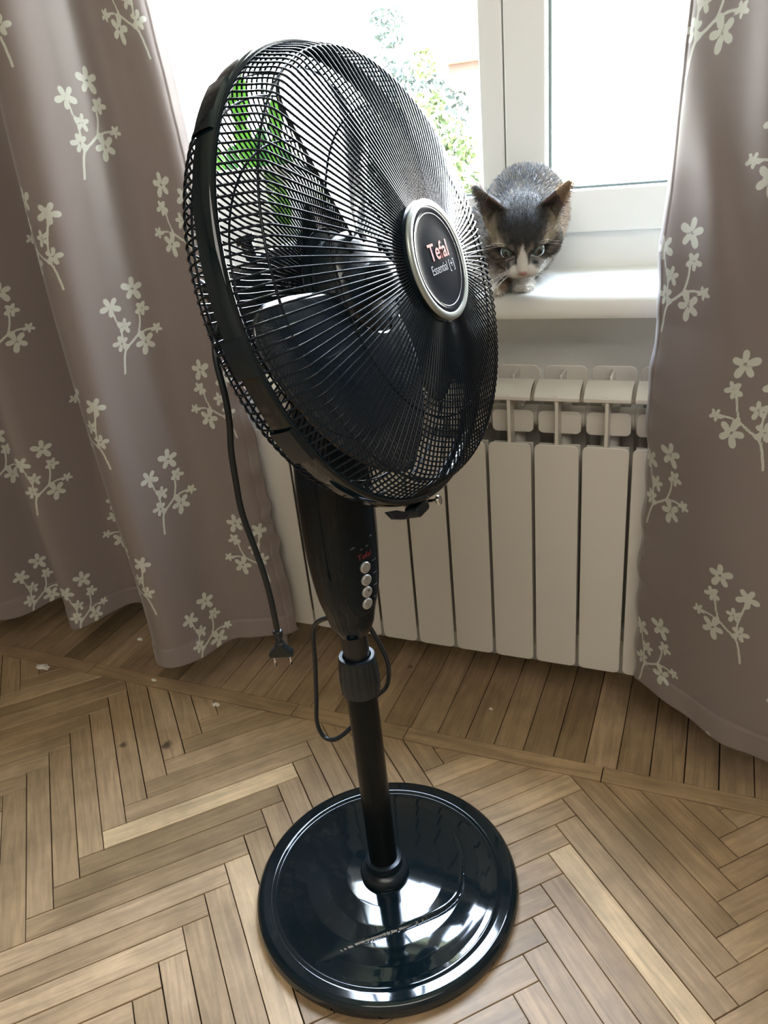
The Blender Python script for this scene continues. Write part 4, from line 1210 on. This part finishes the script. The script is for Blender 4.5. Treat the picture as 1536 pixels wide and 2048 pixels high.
# ------------------------------------------------------------------ outside
M_ground = add_noise(mat('ground_grass', (.2, .25, .1), .9), .6, (.16, .2, .08), (.3, .3, .18))
b = MB(); b.box(-60, 60, 1.9, 90, -4.2, -4.0); o = b.build('ground', M_ground); tag(o, kind='structure')
M_fol = add_noise(mat('foliage_blue_green', (.08, .12, .10), .7), 1.5, (.036, .053, .047), (.060, .078, .068))
M_fol2 = add_noise(mat('foliage_yellow_green', (.12, .17, .05), .7), 1.5, (.052, .080, .025), (.09, .115, .045))
M_trunk = add_noise(mat('bark', (.1, .08, .06), .9), 8, (.07, .055, .04), (.14, .11, .08))
def tree(name, label, cat_, x_, y_, z0, z1, rx, m_, seed, n_=2600, leaf=.07, crown0=.35, group=None):
    r_ = np.random.default_rng(seed)
    tr_ = empty(name, (x_, y_, z0), label, cat_, group)
    b = MB(); H_ = z1 - z0
    b.tube(spline([(x_, y_, z0), (x_ + .1, y_, z0 + H_ * .3), (x_ - .05, y_ + .1, z0 + H_ * .65), (x_, y_, z0 + H_ * .9)], 5), list(np.linspace(.14, .03, 16)) , 8)
    for k_ in range(6):
        a_ = r_.uniform(0, 2 * PI); zb = z0 + H_ * r_.uniform(.4, .7)
        b.tube([(x_, y_, zb), (x_ + rx * .35 * math.cos(a_), y_ + rx * .35 * math.sin(a_), zb + H_ * .1), (x_ + rx * .7 * math.cos(a_), y_ + rx * .7 * math.sin(a_), zb + H_ * .17)], [.05, .035, .015], 6)
    b.build('trunk', M_trunk, tr_, smooth=True)
    cl = [(np.array([x_ + rx * r_.uniform(-.75, .75), y_ + rx * r_.uniform(-.75, .75), z0 + H_ * r_.uniform(crown0 + .1, .93)]), rx * r_.uniform(.30, .52)) for _ in range(40)]
    cl.append((np.array([x_, y_, z1 - rx * .25]), rx * .3))
    ci = r_.integers(0, len(cl), n_)
    cen = np.array([cl[i][0] for i in ci]); rad_ = np.array([cl[i][1] for i in ci])
    d_ = r_.normal(size=(n_, 3)); d_ /= np.linalg.norm(d_, axis=1)[:, None]
    p = cen + d_ * (rad_ * r_.uniform(.5, 1.05, n_) ** .5)[:, None]
    a_ = r_.normal(size=(n_, 3)); a_ /= np.linalg.norm(a_, axis=1)[:, None]; c_ = np.cross(a_, r_.normal(size=(n_, 3))); c_ /= np.linalg.norm(c_, axis=1)[:, None]
    s_ = leaf * r_.uniform(.6, 1.4, (n_, 1))
    V_ = np.stack([p - a_ * s_, p + c_ * s_ * .5, p + a_ * s_, p - c_ * s_ * .5], 1)
    bb = MB(); bb.add(V_.reshape(-1, 3), [tuple(q) for q in np.arange(n_ * 4).reshape(n_, 4)])
    o_ = bb.build('crown', m_, tr_, fix=False); o_['kind'] = 'stuff'
    return tr_
tree('tree', 'blue-green tree outside, seen through the window right of the fan cage', 'tree', -3.95, 10.2, -4, 2.45, .78, M_fol, 3, 9000, .055)
tree('tree', 'yellow-green tree outside, low behind the upper rim of the fan cage', 'tree', -2.78, 8.0, -4, 1.75, .42, M_fol2, 4, 5200, .045)
tree('tree', 'green tree outside, seen through the middle of the fan cage', 'tree', -5.9, 9.6, -4, 1.25, .95, M_fol2, 5, 7000, .06)
tree('bush', 'pale green bush outside the right window pane', 'bush', -1.15, 7.6, -4, .45, .6, M_fol2, 6, 4500, .045, crown0=.45)
# neighbouring house
M_house = add_noise(mat('pink_render', (.14, .09, .075), .9), 3, (.072, .047, .038), (.10, .066, .055)); M_roof = mat('roof_tile', (.35, .16, .10), .8); M_hw = mat('house_window', (.12, .15, .18), .15)
hs_ = empty('house', (-2.9, 12.5, -4), 'pink rendered house outside between the trees and the window frame', 'house')
b = MB(); b.box(-3.80, -3.15, 12.0, 16, -4, 1.90); b.build('walls', M_house, hs_)
b = MB(); b.prism([(11.8, 1.90), (14, 2.5), (16.2, 1.90)], (.85, 0, 0), origin=(-3.92, 0, 0), u=(0, 1, 0), v=(0, 0, 1)); b.build('roof', M_roof, hs_)
for z_ in (-2.6, -.9): 
    b = MB(); b.box(-3.7, -3.2, 11.97, 12.01, z_, z_ + 1.0); b.build('house_window', M_hw, hs_)
# ------------------------------------------------------------------ plaster crumbs in the parquet joints
M_chip = add_noise(mat('plaster_chip', (.7, .66, .56), .9), 60, (.6, .55, .45), (.78, .74, .66), bump=.6, dist=.003)
for i, (x_, y_, r_, lab) in enumerate(((-1.412, 1.033, .024, 'crumbled plaster patch beside the border strip at the far left'), (-.918, 1.031, .010, 'grey grit in a parquet gap between curtain and fan, by the border strip'), (-1.245, 1.19, .010, 'paint flake on the boards between the left curtain folds'), (-1.105, 1.062, .008, 'pale paint flake on the border strip below the left curtain'), (-.352, 1.175, .005, 'small paint fleck on the boards under the radiator'))):
    r2 = np.random.default_rng(i + 20); n_ = 16; ang = np.linspace(0, 2 * PI, n_, endpoint=False); rr_ = r_ * r2.uniform(.55, 1.1, n_) * (1 + .3 * np.cos(ang))
    b = MB(); top = [(x_ + q * .6 * math.cos(a_), y_ + q * .42 * math.sin(a_), .0026 + .0012 * r2.uniform(0, 1)) for q, a_ in zip(rr_, ang)]; bot = [(x_ + q * math.cos(a_), y_ + q * .6 * math.sin(a_), .0004) for q, a_ in zip(rr_, ang)]
    z_off = .002 if 1.0435 < y_ < 1.08 else 0.0
    V_ = [(p[0], p[1], p[2] + z_off) for p in bot + top] + [(x_, y_, .0042 + z_off)]
    fs_ = [(k_, (k_ + 1) % n_, n_ + (k_ + 1) % n_, n_ + k_) for k_ in range(n_)] + [(n_ + k_, n_ + (k_ + 1) % n_, 2 * n_) for k_ in range(n_)] + [tuple(range(n_))[::-1]]
    b.add(V_, fs_); o = b.build('plaster_chip', M_chip, smooth=False); tag(o, lab, 'debris', 'plaster crumbs on the floor')
